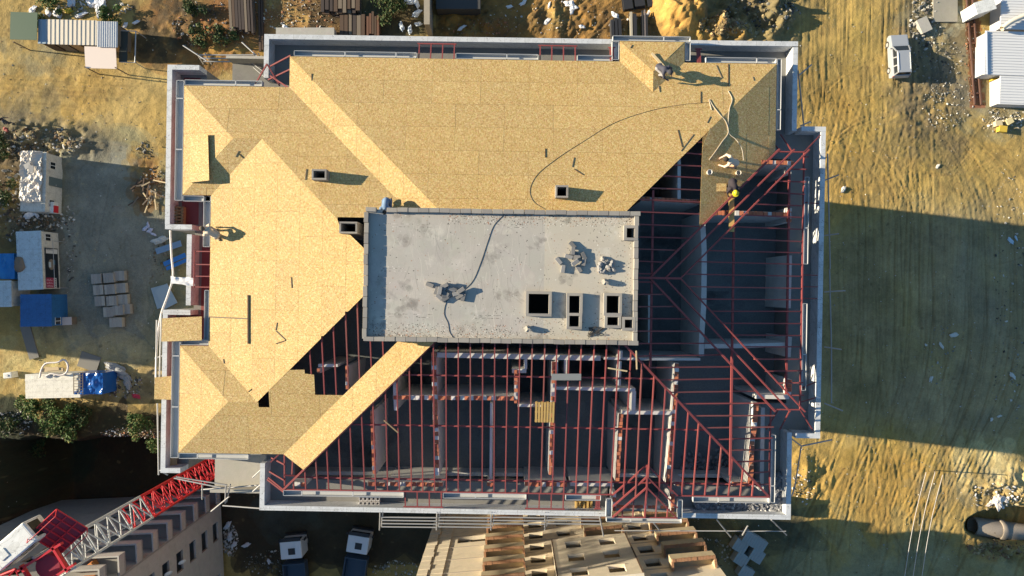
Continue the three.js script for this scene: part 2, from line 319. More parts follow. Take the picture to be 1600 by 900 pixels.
{
  const xs = [], zs = [], step = 0.15, fill = (list, a, b, far) => { for (let v = 0, s = 6; far.length < 9; s *= 1.75) { v += s; far.push(v); } for (const f of far.slice().reverse()) list.push(a - f); for (let v = a; v < b; v += step) list.push(v); list.push(b); for (const f of far) list.push(b + f); };
  fill(xs, -56, 56, []); fill(zs, -32, 37, []);
  const nx = xs.length, nz = zs.length, pos = new Float32Array(nx * nz * 3), uv = new Float32Array(nx * nz * 2), idx = [];
  for (let j = 0; j < nz; j++) for (let i = 0; i < nx; i++) {
    const X = xs[i], Z = zs[j], k = j * nx + i, inside = X > -57 && X < 57 && Z > -33 && Z < 38;
    pos[k * 3] = X; pos[k * 3 + 1] = inside ? groundY(X, Z) : (Z > 38 && X < 9 && X > -52 ? -9 : 0); pos[k * 3 + 2] = Z;
    uv[k * 2] = Math.min(0.998, Math.max(0.002, (X * FOC / CAM_Y + 800 - GX0) / (GX1 - GX0))); uv[k * 2 + 1] = Math.min(0.998, Math.max(0.002, 1 - (Z * FOC / CAM_Y + 450 - GZ0) / (GZ1 - GZ0)));
    if (i && j) { const a = k - nx - 1, b = k - nx, c = k - 1; idx.push(a, c, b, b, c, k); }
  }
  const g = new THREE.BufferGeometry(); g.setAttribute('position', new THREE.BufferAttribute(pos, 3)); g.setAttribute('uv', new THREE.BufferAttribute(uv, 2)); g.setIndex(idx); g.computeVertexNormals();
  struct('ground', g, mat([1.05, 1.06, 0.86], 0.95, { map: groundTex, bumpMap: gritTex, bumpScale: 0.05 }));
}
const onGround = (px, py) => { const p = at(px, py, 0); p.y = groundY(p.x, p.z); return p; };
// a photo point on the low southern ground
const atLow = (px, py, y = -9) => at(px, py, y);

// ---------------------------------------------------------------- the apartment building under construction
const B = thing('apartment_building', 'large apartment building under construction with a half sheathed hipped roof', 'building', [0, 0, 0], -TURN);
const YE = 35.2, PITCH = 0.225, YF = 31.9, YT = 33.7, YP = 34.6;
const N0 = -11.62, S0 = 10.46, N1 = -10.05, S1 = 8.65, W0 = -15.4, WW = -16.85, NWS = -4.48, SWN = 3.19, W1 = -11.5, E1 = 13.3, EE = 14.8, EN = -7.17, ES = 5.98;
const BX0 = 5.3, BX1 = 8.6, BN = -12.66, BS = 11.6, BM = 6.95;                 // the bays on the north and south side
const PX0 = -6.98, PX1 = 5.9, PZ0 = -3.66, PZ1 = 2.56, YS = 37.5, YSP = 37.75;  // the stair and lift block in the middle
function rise(x, z) {
  return Math.max(0, Math.min(x - W1, E1 - x, z - N0, S0 - z), x < 0 ? Math.min(x - W0, z - N1, S1 - z) : 0, Math.min(x - WW, z - N1, NWS - z), Math.min(x - WW, z - SWN, S1 - z),
    x > 0 ? Math.min(EE - x, z - EN, ES - z) : 0, Math.min(x - BX0, BX1 - x, z - BN, 4 - z), Math.min(x - BX0, BX1 - x, BS - z, z + 4));
}
const roofY = (x, z) => YE + PITCH * rise(x, z);
// --- body and terraces
const OUT = [[-17.88, -11.2], [-16.25, -11.2], [-16.25, -10.4], [-12.93, -10.4], [-12.93, -12.85], [14.5, -12.9], [14.5, -8.54], [16, -8.54], [15.95, 7.48], [14.5, 7.48], [14.5, 11.68], [-12.8, 11.62],
  [-12.8, 9.0], [-16.9, 9.0], [-16.9, 9.78], [-17.92, 9.78], [-17.92, 1.4], [-16.75, 1.4], [-16.75, -2.75], [-17.88, -2.75]].map(([x, z]) => [x * 1.009, z * 1.009]);
const EAVE = [[WW, N1], [W1, N1], [W1, N0], [BX0, N0], [BX0, BN], [BX1, BN], [BX1, N0], [E1, N0], [E1, EN], [EE, EN], [EE, ES], [E1, ES], [E1, S0], [BX1, S0], [BX1, BS - 0.05], [BX0, BS - 0.05], [BX0, S0], [W1, S0], [W1, S1], [WW, S1], [WW, SWN], [W0, SWN], [W0, NWS], [WW, NWS]];
const INNER = EAVE.map(([x, z]) => [x * 0.992, z * 0.988]);
mesh('lower_storeys', prismG([[-16.5, -11.2], [14.3, -11.2], [14.3, 12.4], [-12.5, 9.6], [-16.5, 8.9]], -9.5, 21), M.wallgrey, B);
mesh('upper_storeys', prismG(OUT, 21.002, YF), M.wallgrey, B);
mesh('terrace_slab', prismG(OUT, YF + 0.003, YT, [INNER]), M.slabgrey, B);
const stainTex = canvasTex(1024, 1024, (x, w, h) => {
  x.fillStyle = 'rgb(150,152,154)'; x.fillRect(0, 0, w, h);
  const keep = seed; seed = 5;
  for (let i = 0; i < 500; i++) { const v = rr(100, 190) | 0; x.fillStyle = `rgba(${v},${v + 2},${v + 4},${rr(0.05, 0.22)})`; x.beginPath(); x.ellipse(rnd() * w, rnd() * h, rr(4, 60), rr(4, 50), rnd() * 3, 0, 7); x.fill(); }
  for (let i = 0; i < 22; i++) { const cx = rnd() * w, cy = rnd() * h; for (let k = 0; k < 26; k++) { x.fillStyle = `rgba(46,48,50,${rr(0.04, 0.14)})`; x.beginPath(); x.ellipse(cx + rr(-50, 50), cy + rr(-40, 40), rr(5, 34), rr(5, 26), rnd() * 3, 0, 7); x.fill(); } }
  for (let i = 0; i < 40; i++) { x.fillStyle = `rgba(186,186,184,${rr(0.1, 0.3)})`; x.beginPath(); x.ellipse(rnd() * w, rnd() * h, rr(5, 40), rr(4, 30), rnd() * 3, 0, 7); x.fill(); }
  grain(x, w, h, 26); seed = keep;
});
stainTex.repeat.set(1 / 32, 1 / 26);
mesh('top_floor', prismG(INNER.map(([x, z]) => [x * 0.999, z * 0.999]), YF + 0.004, YF + 0.05), mat([0.5, 0.52, 0.5], 0.92, { map: stainTex }), B);
// maroon waterproofing on the western terraces
for (const q of [[-17.6, -16.72, -10.9, -3.1], [-17.6, -16.72, 3.4, 9.0], [-16.5, -15.35, -4.3, 3.1]]) mesh('terrace_floor', span(q[0], q[1], YT + 0.004, YT + 0.02, q[2], q[3]), M.darkred, B);
mesh('terrace_floor', span(-17.6, -16.5, YT + 0.005, YT + 0.021, 1.7, 3.39), M.darkred, B);
// parapet walls, one part to each straight run
{
  const T = 0.25, runs = [[[-17.88, -11.2], [-16.25, -11.2]], [[-12.93, -12.85], [5.05, -12.87]], [[8.85, -12.88], [14.5, -12.9]], [[14.5, -12.6], [14.5, -8.3]], [[14.75, -8.54], [16, -8.54]], [[16, -8.29], [15.95, 7.23]], [[15.95, 7.48], [14.7, 7.48]], [[14.5, 7.2], [14.5, 11.43]], [[14.5, 11.68], [8.9, 11.67]],
    [[5.05, 11.66], [-12.8, 11.62]], [[-12.8, 11.37], [-12.8, 9.2]], [[-16.9, 9.78], [-17.92, 9.78]], [[-17.92, 9.53], [-17.92, 1.65]], [[-17.92, 1.4], [-16.5, 1.4]], [[-16.75, 1.15], [-16.75, -2.5]], [[-16.5, -2.75], [-17.88, -2.75]], [[-17.88, -3.0], [-17.88, -10.95]], [[-12.93, -12.6], [-12.93, -10.6]]];
  for (const [a0, b0] of runs) {
    const a = a0.map((v) => v * 1.009), b = b0.map((v) => v * 1.009);
    const d = Math.hypot(b[0] - a[0], b[1] - a[1]), ux = (b[0] - a[0]) / d, uz = (b[1] - a[1]) / d, nx = -uz, nz = ux;   // inside lies to the right hand
    const left = a0[0] === -12.93 && b0[0] === -12.93, s = left ? -1 : 1;
    const y1 = YP + rr(-0.015, 0.015);
    const g = prismG([[a[0], a[1]], [b[0], b[1]], [b[0] + nx * T * s, b[1] + nz * T * s], [a[0] + nx * T * s, a[1] + nz * T * s]], YT + 0.002, y1);
    { const p = g.attributes.position, uv = g.attributes.uv; for (let i = 0; i < p.count; i++) uv.setXY(i, p.getX(i) + p.getY(i), p.getZ(i) - p.getY(i)); }
    mesh('parapet_wall', g, M.parapet, B);
  }
}
// balconies one storey down at the two western corners
mesh('balcony_slab', span(-16.2, -12.95, 30.6, 30.9, -12.6, -10.42), M.slabgrey, B);
mesh('balcony_wall', span(-16.2, -12.95, 30.9, 31.8, -12.75, -12.6), M.concrete, B);
mesh('balcony_slab', span(-16.85, -12.85, 30.6, 30.9, 9.02, 11.6), M.concrete, B);
mesh('balcony_wall', span(-16.85, -12.85, 30.9, 31.5, 11.6, 11.8), M.concrete, B);
mesh('balcony_wall', span(-13.0, -12.86, 30.9, 33.2, 9.05, 11.55), M.concrete, B);

// --- top-floor walls: plaster with a course of broken bricks on top
function brickCourse(pts, w, parent) {           // pts: centre line at the top of the wall
  const gs = [], cols = [];
  for (let i = 0; i < pts.length - 1; i++) {
    const a = pts[i], b = pts[i + 1], n = Math.max(1, Math.round(a.distanceTo(b) / 0.21));
    for (let k = 0; k < n; k++) {
      const p = a.clone().lerp(b, (k + 0.06) / n), q = a.clone().lerp(b, (k + 0.94) / n), up = rr(0.03, 0.1), g = barG(p, q, w * rr(0.8, 1.0), up); g.translate(rr(-0.01, 0.01), up / 2, rr(-0.01, 0.01)); gs.push(clean(g));
      const t = rnd(), c = t < 0.62 ? [0.5, 0.17, 0.085] : t < 0.8 ? [0.4, 0.12, 0.07] : [0.62, 0.6, 0.56], v = rr(0.8, 1.15); for (let m = 0; m < 36; m++) cols.push(c[0] * v, c[1] * v, c[2] * v);
    }
  }
  const g = mergeGeometries(gs, false); g.setAttribute('color', new THREE.Float32BufferAttribute(cols, 3)); return mesh('brick_course', g, M.brick, parent);
}
function wall(a, b, { t = 0.2, top = null, y0 = YF + 0.05, drop = 0.32, brick = true, m = M.plaster } = {}) {
  const d = Math.hypot(b[0] - a[0], b[1] - a[1]), n = Math.max(1, Math.ceil(d / 0.7)), ux = (b[0] - a[0]) / d, uz = (b[1] - a[1]) / d, pts = [];
  for (let i = 0; i <= n; i++) { const x = a[0] + ux * d * i / n, z = a[1] + uz * d * i / n; pts.push(V(x, top ?? Math.min(roofY(x, z) - drop, YS - 0.5), z)); }
  const sh = new THREE.Shape(); sh.moveTo(0, y0); pts.forEach((p, i) => sh.lineTo(d * i / n, p.y)); sh.lineTo(d, y0);
  const g = new THREE.ExtrudeGeometry(sh, { depth: t, bevelEnabled: false }); g.translate(0, 0, -t / 2);
  g.applyMatrix4(new THREE.Matrix4().makeBasis(V(ux, 0, uz), V(0, 1, 0), V(-uz, 0, ux)).setPosition(a[0], 0, a[1]));
  const w = mesh('wall', g, m, B);
  if (brick) brickCourse(pts, t * 1.02, w);
  return w;
}
const wp = (x0, y0, x1, y1, opt) => wall(plan(x0, y0, 35.6), plan(x1, y1, 35.6), opt);
wp(681, 548, 681, 747, { t: 0.26 }); wp(768, 628, 766, 756, { t: 0.12, brick: false }); wp(864, 562, 861, 746, { t: 0.2 }); wp(969, 645, 967, 756, { t: 0.22 }); wp(1054, 566, 1047, 762, { t: 0.2 });
wp(1097, 332, 1095, 556, { t: 0.26, brick: false }); wp(1183, 630, 1178, 762, { t: 0.26 }); wp(583, 640, 582, 745, { t: 0.2 }); wp(806, 575, 806, 628, { t: 0.18 }); wp(619, 588, 619, 640, { t: 0.14, brick: false });
wp(686, 552, 935, 557, { t: 0.24, brick: false }); wp(940, 557, 1093, 561, { t: 0.12, brick: false }); wp(616, 619, 803, 620, { t: 0.22 }); wp(866, 604, 990, 607, { t: 0.16, brick: false });
wp(988, 609, 988, 640, { t: 0.2, brick: false }); wp(971, 643, 1049, 644, { t: 0.18, brick: false }); wp(809, 632, 862, 632, { t: 0.14, brick: false }); wp(800, 577, 822, 577, { t: 0.2, brick: false }); wp(821, 556, 821, 574, { t: 0.14, brick: false });
wp(868, 557, 868, 583, { t: 0.14, brick: false }); wp(882, 557, 882, 583, { t: 0.14, brick: false });
wp(997, 314, 1094, 316, { t: 0.2 }); wp(1058, 240, 1058, 312, { t: 0.16, brick: false }); wp(1100, 333, 1243, 334, { t: 0.24 }); wp(1100, 541, 1240, 540, { t: 0.22, brick: false }); wp(1184, 621, 1236, 622, { t: 0.2, brick: false });
wp(1192, 252, 1244, 254, { t: 0.22 }); wp(965, 545, 965, 556, { t: 0.2, brick: false }); wp(965, 562, 965, 600, { t: 0.14, brick: false });
wp(530, 570, 500, 570, { t: 0.14, brick: false }); wp(545, 570, 543, 608, { t: 0.16 }); wp(500, 574, 500, 582, { t: 0.16 });
wp(1022, 460, 1022, 540, { t: 0.12, brick: false, drop: 2.2 });
// outer wall pieces under the eaves, with open bays between them
for (const [x0, x1] of [[450, 470], [570, 598], [600, 690], [760, 770], [820, 888], [893, 962], [1060, 1075], [1150, 1196]]) wp(x0, 762, x1, 763, { t: 0.22, top: YE - 0.3, brick: x0 !== 893 });
wp(450, 762, 1196, 767, { t: 0.2, top: YF + 1.0, brick: false });
for (const [z0, z1] of [[246, 268], [322, 345], [398, 482], [528, 560], [596, 622]]) wp(1243, z0, 1241, z1, { t: 0.26, top: YE - 0.35, brick: z0 < 340 || z0 > 590 });
wall([E1 - 0.25, ES], [E1 - 0.25, S0 - 0.2], { t: 0.2, top: YE - 0.45, brick: false });
wall([BX0 + 0.15, S0], [BX0 + 0.15, BS - 0.2], { t: 0.18, top: YE - 0.4 }); wall([BX1 - 0.15, S0], [BX1 - 0.15, BS - 0.2], { t: 0.18, top: YE - 0.4 }); wall([BX0, BS - 0.25], [BX1, BS - 0.25], { t: 0.16, top: YE - 1.0 });
wall([W1 + 0.1, N0 + 0.15], [BX0, N0 + 0.15], { t: 0.2, top: YE - 0.3, brick: false }); wall([BX1, N0 + 0.15], [E1 - 0.1, N0 + 0.15], { t: 0.2, top: YE - 0.3, brick: false }); wall([E1 - 0.15, N0 + 0.3], [E1 - 0.15, EN], { t: 0.2, top: YE - 0.3, brick: false });
wall([BX0 + 0.12, BN + 0.15], [BX0 + 0.12, N0], { t: 0.2, top: YE - 0.3, brick: false }); wall([BX1 - 0.12, BN + 0.15], [BX1 - 0.12, N0], { t: 0.2, top: YE - 0.3, brick: false }); wall([BX0 + 0.2, BN + 0.15], [BX1 - 0.2, BN + 0.15], { t: 0.2, top: YE - 0.3, brick: false });
for (const [z0, z1] of [[N1 + 0.1, NWS - 0.1], [SWN + 0.1, S1 - 0.1]]) wall([WW + 0.2, z0], [WW + 0.2, z1], { t: 0.2, top: YE - 0.3, brick: false, m: M.redwall });
wall([W0 + 0.2, NWS], [W0 + 0.2, SWN], { t: 0.2, top: YE - 0.3, brick: false, m: M.redwall });
wall([WW + 0.3, N1 + 0.15], [W1, N1 + 0.15], { t: 0.2, top: YE - 0.3, brick: false }); wall([WW + 0.3, S1 - 0.15], [W1, S1 - 0.15], { t: 0.2, top: YE - 0.3, brick: false });
wall([WW + 0.3, NWS - 0.15], [W0, NWS - 0.15], { t: 0.2, top: YE - 0.3, brick: false, m: M.redwall }); wall([WW + 0.3, SWN + 0.15], [W0, SWN + 0.15], { t: 0.2, top: YE - 0.3, brick: false, m: M.redwall });

// --- steel roof frame
const onRoof = (x, z, dy = 0) => V(x, roofY(x, z) + dy, z);
const redTones = [M.redsteel, mat([0.22, 0.046, 0.044], 0.7), mat([0.29, 0.066, 0.055], 0.6), mat([0.24, 0.07, 0.06], 0.75)];
function rafter(a, b, name = 'rafter', w = 0.058, h = 0.09, dy = -0.07) {        // cut and welded on site: none is quite in line
  const j = () => rr(-0.022, 0.022), A = onRoof(...a, dy + rr(-0.012, 0.006)), C = onRoof(...b, dy + rr(-0.012, 0.006)), alongZ = Math.abs(b[1] - a[1]) > Math.abs(b[0] - a[0]);
  if (alongZ) { A.x += j(); C.x += j(); } else { A.z += j(); C.z += j(); }
  return mesh(name, barG(A, C, w, h), redTones[Math.floor(rnd() * 4)], B);
}
for (let k = 0; k < 40; k++) {                   // south slope
  const x = -10.98 + k * 0.6; if (x > 12.9) break;
  const z = Math.max(PZ1 + 0.05, S0 - (x - W1), S0 - (E1 - x)); if (S0 - z < 0.3) continue;
  rafter([x, S0], [x, z]);
}
for (const x of [-9.9, -9.3, -8.7, -8.1, -7.5, -6.9, -6.3, -5.7]) { const za = Math.max(-6.75 - x, x > PX0 ? PZ1 + 0.05 : -9), zb = Math.min(-2.85 - x, 5.6); if (zb - za > 0.3) rafter([x, zb], [x, za]); }
for (let k = 0; k < 24; k++) {                   // east slopes
  const z = EN + 0.35 + k * 0.6;
  if (z < ES) { const x = Math.max(PX1 + 0.05, EE - (z - EN), EE - (ES - z)); if (EE - x > 0.3) rafter([EE, z], [x, z]); }
}
for (let z = -7.4; z < -0.7; z += 0.6) { const xa = Math.max(PX1 + 0.05, 1.68 - z), xb = Math.min(9.6, E1 - (z - EN)); if (xb - xa > 0.3) rafter([xa, z], [xb, z]); }
for (let z = -0.4; z < 10.2; z += 0.6) { const xa = Math.max(PX1 + 0.05, E1 - (S0 - z)), xb = z > ES ? E1 : E1 - (ES - z); if (xb - xa > 0.3) rafter([xa, z], [xb, z]); }
const AX = (EN + ES) / 2;
for (const [a, b, w] of [[[W1, S0], [W1 + S0 - PZ1, PZ1], 0.1], [[E1, S0], [E1 - S0 + PZ1, PZ1], 0.1], [[E1, EN], [E1 - AX + EN, AX], 0.09], [[E1, ES], [E1 - ES + AX, AX], 0.09], [[EE, EN], [EE - AX + EN, AX], 0.06], [[EE, ES], [EE - ES + AX, AX], 0.06], [[(E1 + EE) / 2, EN], [(E1 + EE) / 2 - AX + EN, AX], 0.07], [[(E1 + EE) / 2, ES], [(E1 + EE) / 2 - ES + AX, AX], 0.07], [[EE - ES + AX, AX], [PX1 + 0.05, AX], 0.1]])
  mesh('hip_beam', barG(onRoof(...a, -0.055), onRoof(...b, -0.055), w, 0.11), M.redsteel, B);
for (const z of [4.35, 6.95, 9.82]) mesh('purlin', barG(V(W1 + (S0 - z), roofY(0, z) - 0.17, z), V(E1 - (S0 - z), roofY(0, z) - 0.17, z), 0.07, 0.09), M.redsteel, B);
for (const [x, z0, z1] of [[6.85, -4.9, 4], [11.05, -3.2, 9.2], [14.05, -6.3, 5.2]]) mesh('purlin', barG(V(x, roofY(x, AX) - 0.19, z0), V(x, roofY(x, AX) - 0.19, z1), 0.1, 0.1), M.redsteel, B);
for (const [a, b] of [[[-11.5, S0], [BX0, S0]], [[BX1, S0], [E1, S0]], [[EE, EN], [EE, ES]], [[E1, ES], [E1, S0]], [[BX0, BS], [BX1, BS]], [[E1, EN], [EE, EN]], [[E1, ES], [EE, ES]]]) mesh('eave_rail', barG(V(a[0], YE - 0.06, a[1]), V(b[0], YE - 0.06, b[1]), 0.06, 0.1), M.redsteel, B);
// the little hipped bay on the south side
const bayS = [[[BX0, BS], [BM, BS - 1.65]], [[BX1, BS], [BM, BS - 1.65]], [[BX0, S0], [BM, S0 - 1.65]], [[BX1, S0], [BM, S0 - 1.65]], [[BM, BS - 1.65], [BM, S0 - 1.65]], [[BM, BS], [BM, BS - 1.65]], [[BX0, S0 + 0.6], [BM, S0 - 1.05]], [[BX1, S0 + 0.6], [BM, S0 - 1.05]]];
for (const [a, b] of bayS) mesh('hip_beam', barG(onRoof(...a, 0.0), onRoof(...b, 0.0), 0.075, 0.09), M.redsteel, B);
for (const x of [5.8, 6.35, 7.5, 8.1]) rafter([x, BS], [x, BS - Math.min(x - BX0, BX1 - x)]);
// open brackets that carry the eaves over the terraces
function bracket(x0, x1, z0, z1) {
  const o = new THREE.Group(); o.name = 'eave_bracket'; B.add(o); const n = Math.max(2, Math.round(Math.abs(x1 - x0) / 0.6));
  for (let k = 0; k <= n; k++) { const x = x0 + (x1 - x0) * k / n; mesh('bar', barG(V(x, YE - 0.1, z0), V(x, YE - 0.28, z1), 0.06, 0.06), M.redsteel, o); }
  mesh('bar', barG(V(x0 - 0.1, YE - 0.26, z1), V(x1 + 0.1, YE - 0.26, z1), 0.06, 0.06), M.redsteel, o);
}
bracket(-4.95, -3.15, N0 - 0.02, N0 - 0.85); bracket(1.25, 3.05, N0 - 0.02, N0 - 0.85); bracket(-5.3, -3.45, S0 + 0.02, S0 + 0.85); bracket(0.95, 2.8, S0 + 0.02, S0 + 0.85); bracket(4.85, 5.0, N0 - 0.02, N0 - 0.8); bracket(9.3, 9.45, N0 - 0.02, N0 - 0.8); bracket(4.5, 4.65, S0 + 0.02, S0 + 0.8);
{ const o = new THREE.Group(); o.name = 'eave_bracket'; B.add(o); for (const z of [-1.62, -0.95, -0.35, 0.2]) mesh('bar', barG(V(W0, YE - 0.06, z), V(W0 - 0.85, YE - 0.1, z), 0.05, 0.06), M.redsteel, o); mesh('bar', barG(V(W0 - 0.85, YE - 0.08, -1.7), V(W0 - 0.85, YE - 0.08, 0.25), 0.05, 0.06), M.redsteel, o); }
{ const o = new THREE.Group(); o.name = 'eave_bracket'; B.add(o); for (const [a, b] of [[[-11.5, N1 + 0.05], [-12.6, -10.7]], [[-11.5, -11.0], [-12.7, -10.5]], [[-11.5, -11.7], [-12.6, -11.2]], [[-12.7, -11.25], [-12.1, -10.2]], [[-12.7, -11.25], [-13.4, -10.2]]]) mesh('bar', barG(V(a[0], YE - 0.1, a[1]), V(b[0], YE - 0.3, b[1]), 0.07, 0.07), M.redsteel, o); }
{ const o = new THREE.Group(); o.name = 'eave_bracket'; B.add(o); for (const [a, b] of [[[-11.5, S1], [-11.5, S0]], [[-11.5, S0 + 0.15], [-12.4, S0 - 0.45]], [[-11.5, S0 + 0.05], [-12.35, S0 - 0.55]], [[-11.5, 9.2], [-12.2, 8.9]], [[-12.2, 9.1], [-11.6, 8.5]], [[-11.5, 10.0], [-12.3, 9.6]], [[-11.1, 9.7], [-11.1, 8.9]], [[-11.5, 9.75], [-10.9, 9.8]]]) mesh('bar', barG(V(a[0], YE - 0.1, a[1]), V(b[0], YE - 0.22, b[1]), 0.07, 0.07), M.redsteel, o); }
{ const o = new THREE.Group(); o.name = 'eave_bracket'; B.add(o); for (const [x, z, dx, dz] of [[14.8, EN, 0.95, -0.95], [14.2, EN, -0.5, -0.95], [13.6, EN, -0.6, -0.9], [14.8, ES, 0.8, 1.1], [14.3, ES, -0.4, 1.1], [13.7, ES, -0.5, 1.1], [14.8, -4.6, 0.9, 0], [14.8, -0.9, 0.9, 0], [14.8, -0.3, 0.9, 0], [14.8, 0.3, 0.9, 0], [14.8, 4.9, 0.9, -0.3], [14.8, 5.6, 0.9, -0.2]]) mesh('bar', barG(V(x, YE - 0.06, z), V(x + dx, YE - 0.35, z + dz), 0.05, 0.06), M.darkred, o); }

// --- oriented strand board sheathing, every sheet its own panel
const panelMix = (g) => osbMats[Math.floor(rnd() * osbMats.length)];
const ventSpots = [[487, 510, 264, 281, 36.85], [868, 888, 289, 309, 37.3], [530, 558, 346, 365, 37.25]].map(([a, b, c, d, y]) => { const [x0, z0] = plan(a, c, y), [x1, z1] = plan(b, d, y); return [x0, x1, z0, z1, y]; });
function withoutVents(q) {               // openings in the boards where the vents pass through
  let list = [q];
  for (const [a, b, c, d] of ventSpots) list = list.flatMap((p) => {
    const xs = p.map((v) => v[0]), zs = p.map((v) => v[1]); if (Math.min(...xs) > b || Math.max(...xs) < a || Math.min(...zs) > d || Math.max(...zs) < c) return [p];
    return [clipRect(p, -99, a, -99, 99), clipRect(p, b, 99, -99, 99), clipRect(p, a, b, -99, c), clipRect(p, a, b, d, 99)].filter(Boolean);
  });
  return list;
}
function deck(poly, h, alongX, label, sx = 2.44, sz = 1.22, gap = 0.0035) {
  const o = new THREE.Group(); o.name = 'roof_slope'; if (label) o.userData.label = label; B.add(o);
  const xs = poly.map((p) => p[0]), zs = poly.map((p) => p[1]), x0 = Math.min(...xs), x1 = Math.max(...xs), z0 = Math.min(...zs), z1 = Math.max(...zs), [a, b] = alongX ? [sx, sz] : [sz, sx];
  const edge = []; for (const [x, z] of poly) edge.push(h(x, z));
  for (let i = 0; x0 + i * a < x1 + a; i++) for (let j = 0; z0 + j * b < z1 + b; j++) {
    const ox = alongX && (j >> 1) % 2 ? -a / 2 : 0, oz = !alongX && (i >> 1) % 2 ? -b / 2 : 0;
    const q = clipRect(poly, x0 + i * a + ox + gap, x0 + (i + 1) * a + ox - gap, z0 + j * b + oz + gap, z0 + (j + 1) * b + oz - gap); if (!q) continue;
    const lift = rr(0, 0.006), pm = panelMix(), u = rr(0, 2.4), v = rr(0, 2.4), sw = rnd() < 0.5; for (const w of withoutVents(q)) mesh('roof_panel', sheetG(w, (x, z) => h(x, z) + lift, 0.02, u, v, sw), pm, o);
  }
  return o;
}
const pl = (f) => (x, z) => YE + 0.02 + PITCH * f(x, z);
const nwz = (N1 + NWS) / 2, nwd = nwz - N1, swz = (SWN + S1) / 2, swd = swz - SWN;
deck([[WW, N1], [WW + nwd, nwz], [WW, NWS]], pl((x) => x - WW), false, 'bright west facing hip of the north-west wing');
deck([[WW, NWS], [WW + nwd, nwz], [W0 + nwd, nwz], [W0, NWS]], pl((x, z) => NWS - z), true);
deck([[WW, N1], [W1, N1], [PZ0 - 1.45, PZ0], [PX0, PZ0], [PX0, -3.32], [-8.55, -3.32], [-8.55, -3.2], [W0 + nwd, nwz], [WW + nwd, nwz]], pl((x, z) => z - N1), true);
deck([[W1, N0], [PZ0 + 0.12, PZ0], [PZ0 - 1.45, PZ0], [W1, N1]], pl((x) => x - W1), false, 'narrow pale diagonal strip of boards');
deck([[W1, N0], [BX0, N0], [BM, N0 + 1.65], [BX1, N0], [E1, N0], [1.68 - PZ0, PZ0], [PZ0 + 0.12, PZ0]], pl((x, z) => z - N0), true, 'broad golden brown north slope');
deck([[BX0, BN], [BX1, BN], [BM, BN + 1.65]], pl((x, z) => z - BN), true);
deck([[BX0, BN], [BM, BN + 1.65], [BM, N0 + 1.65], [BX0, N0]], pl((x) => x - BX0), false);
deck([[BX1, BN], [BX1, N0], [BM, N0 + 1.65], [BM, BN + 1.65]], pl((x) => BX1 - x), false);
deck([[E1, N0], [9.35, -7.67], [9.25, -3.1], [E1, EN]], pl((x) => E1 - x), false, 'grey shaded east slope');
deck([[W0, NWS], [W0 + nwd, nwz], [-8.55, -3.2], [-8.4, -2.8], [-8.1, -2.65], [PX0, -1.63], [PX0, 0.33], [W0 + swd, swz], [W0, SWN]], pl((x) => x - W0), false, 'broad pale west slope');
deck([[WW, SWN], [WW + swd, swz], [WW, S1]], pl((x) => x - WW), false);
deck([[WW, SWN], [W0, SWN], [W0 + swd, swz], [WW + swd, swz]], pl((x, z) => z - SWN), true);
deck([[WW, S1], [W1, S1], [-8.33, 5.48], [-9.74, 5.48], [-9.74, 4.45], [-10.2, 4.4], [-10.2, 4.2], [-10.98, 4.23], [-12.05, 5.32], [-12.05, 6.17], [-12.6, 6.17], [-12.6, swz], [WW + swd, swz]], pl((x, z) => S1 - z), true);
deck([[W1, S1], [-10.4, 9.36], [-1.04 - PZ1, PZ1], [-2.85 - PZ1, PZ1]], pl((x) => x - W1), false);

// --- box gutters round the eaves
function gutter(a, b, w = 0.28, dividers = true) {           // outside lies to the left hand of a -> b
  const d = Math.hypot(b[0] - a[0], b[1] - a[1]), h = 0.26, t = 0.02, gs = [boxG(d, t, w, d / 2, -h, -w / 2), boxG(d, h, t, d / 2, -h / 2, -w + t / 2), boxG(d, h, t, d / 2, -h / 2, -t / 2), boxG(t, h, w, t / 2, -h / 2, -w / 2), boxG(t, h, w, d - t / 2, -h / 2, -w / 2)];
  if (dividers) for (let s = 2.6; s < d - 0.6; s += 2.6) gs.push(boxG(0.05, 0.05, w, s, -0.025, -w / 2));
  const g = merge(gs), ux = (b[0] - a[0]) / d, uz = (b[1] - a[1]) / d;
  g.applyMatrix4(new THREE.Matrix4().makeBasis(V(ux, 0, uz), V(0, 1, 0), V(-uz, 0, ux)).setPosition(a[0] + uz * 0.03, YE + 0.0, a[1] - ux * 0.03));
  return mesh('gutter', g, M.gutter, B);
}
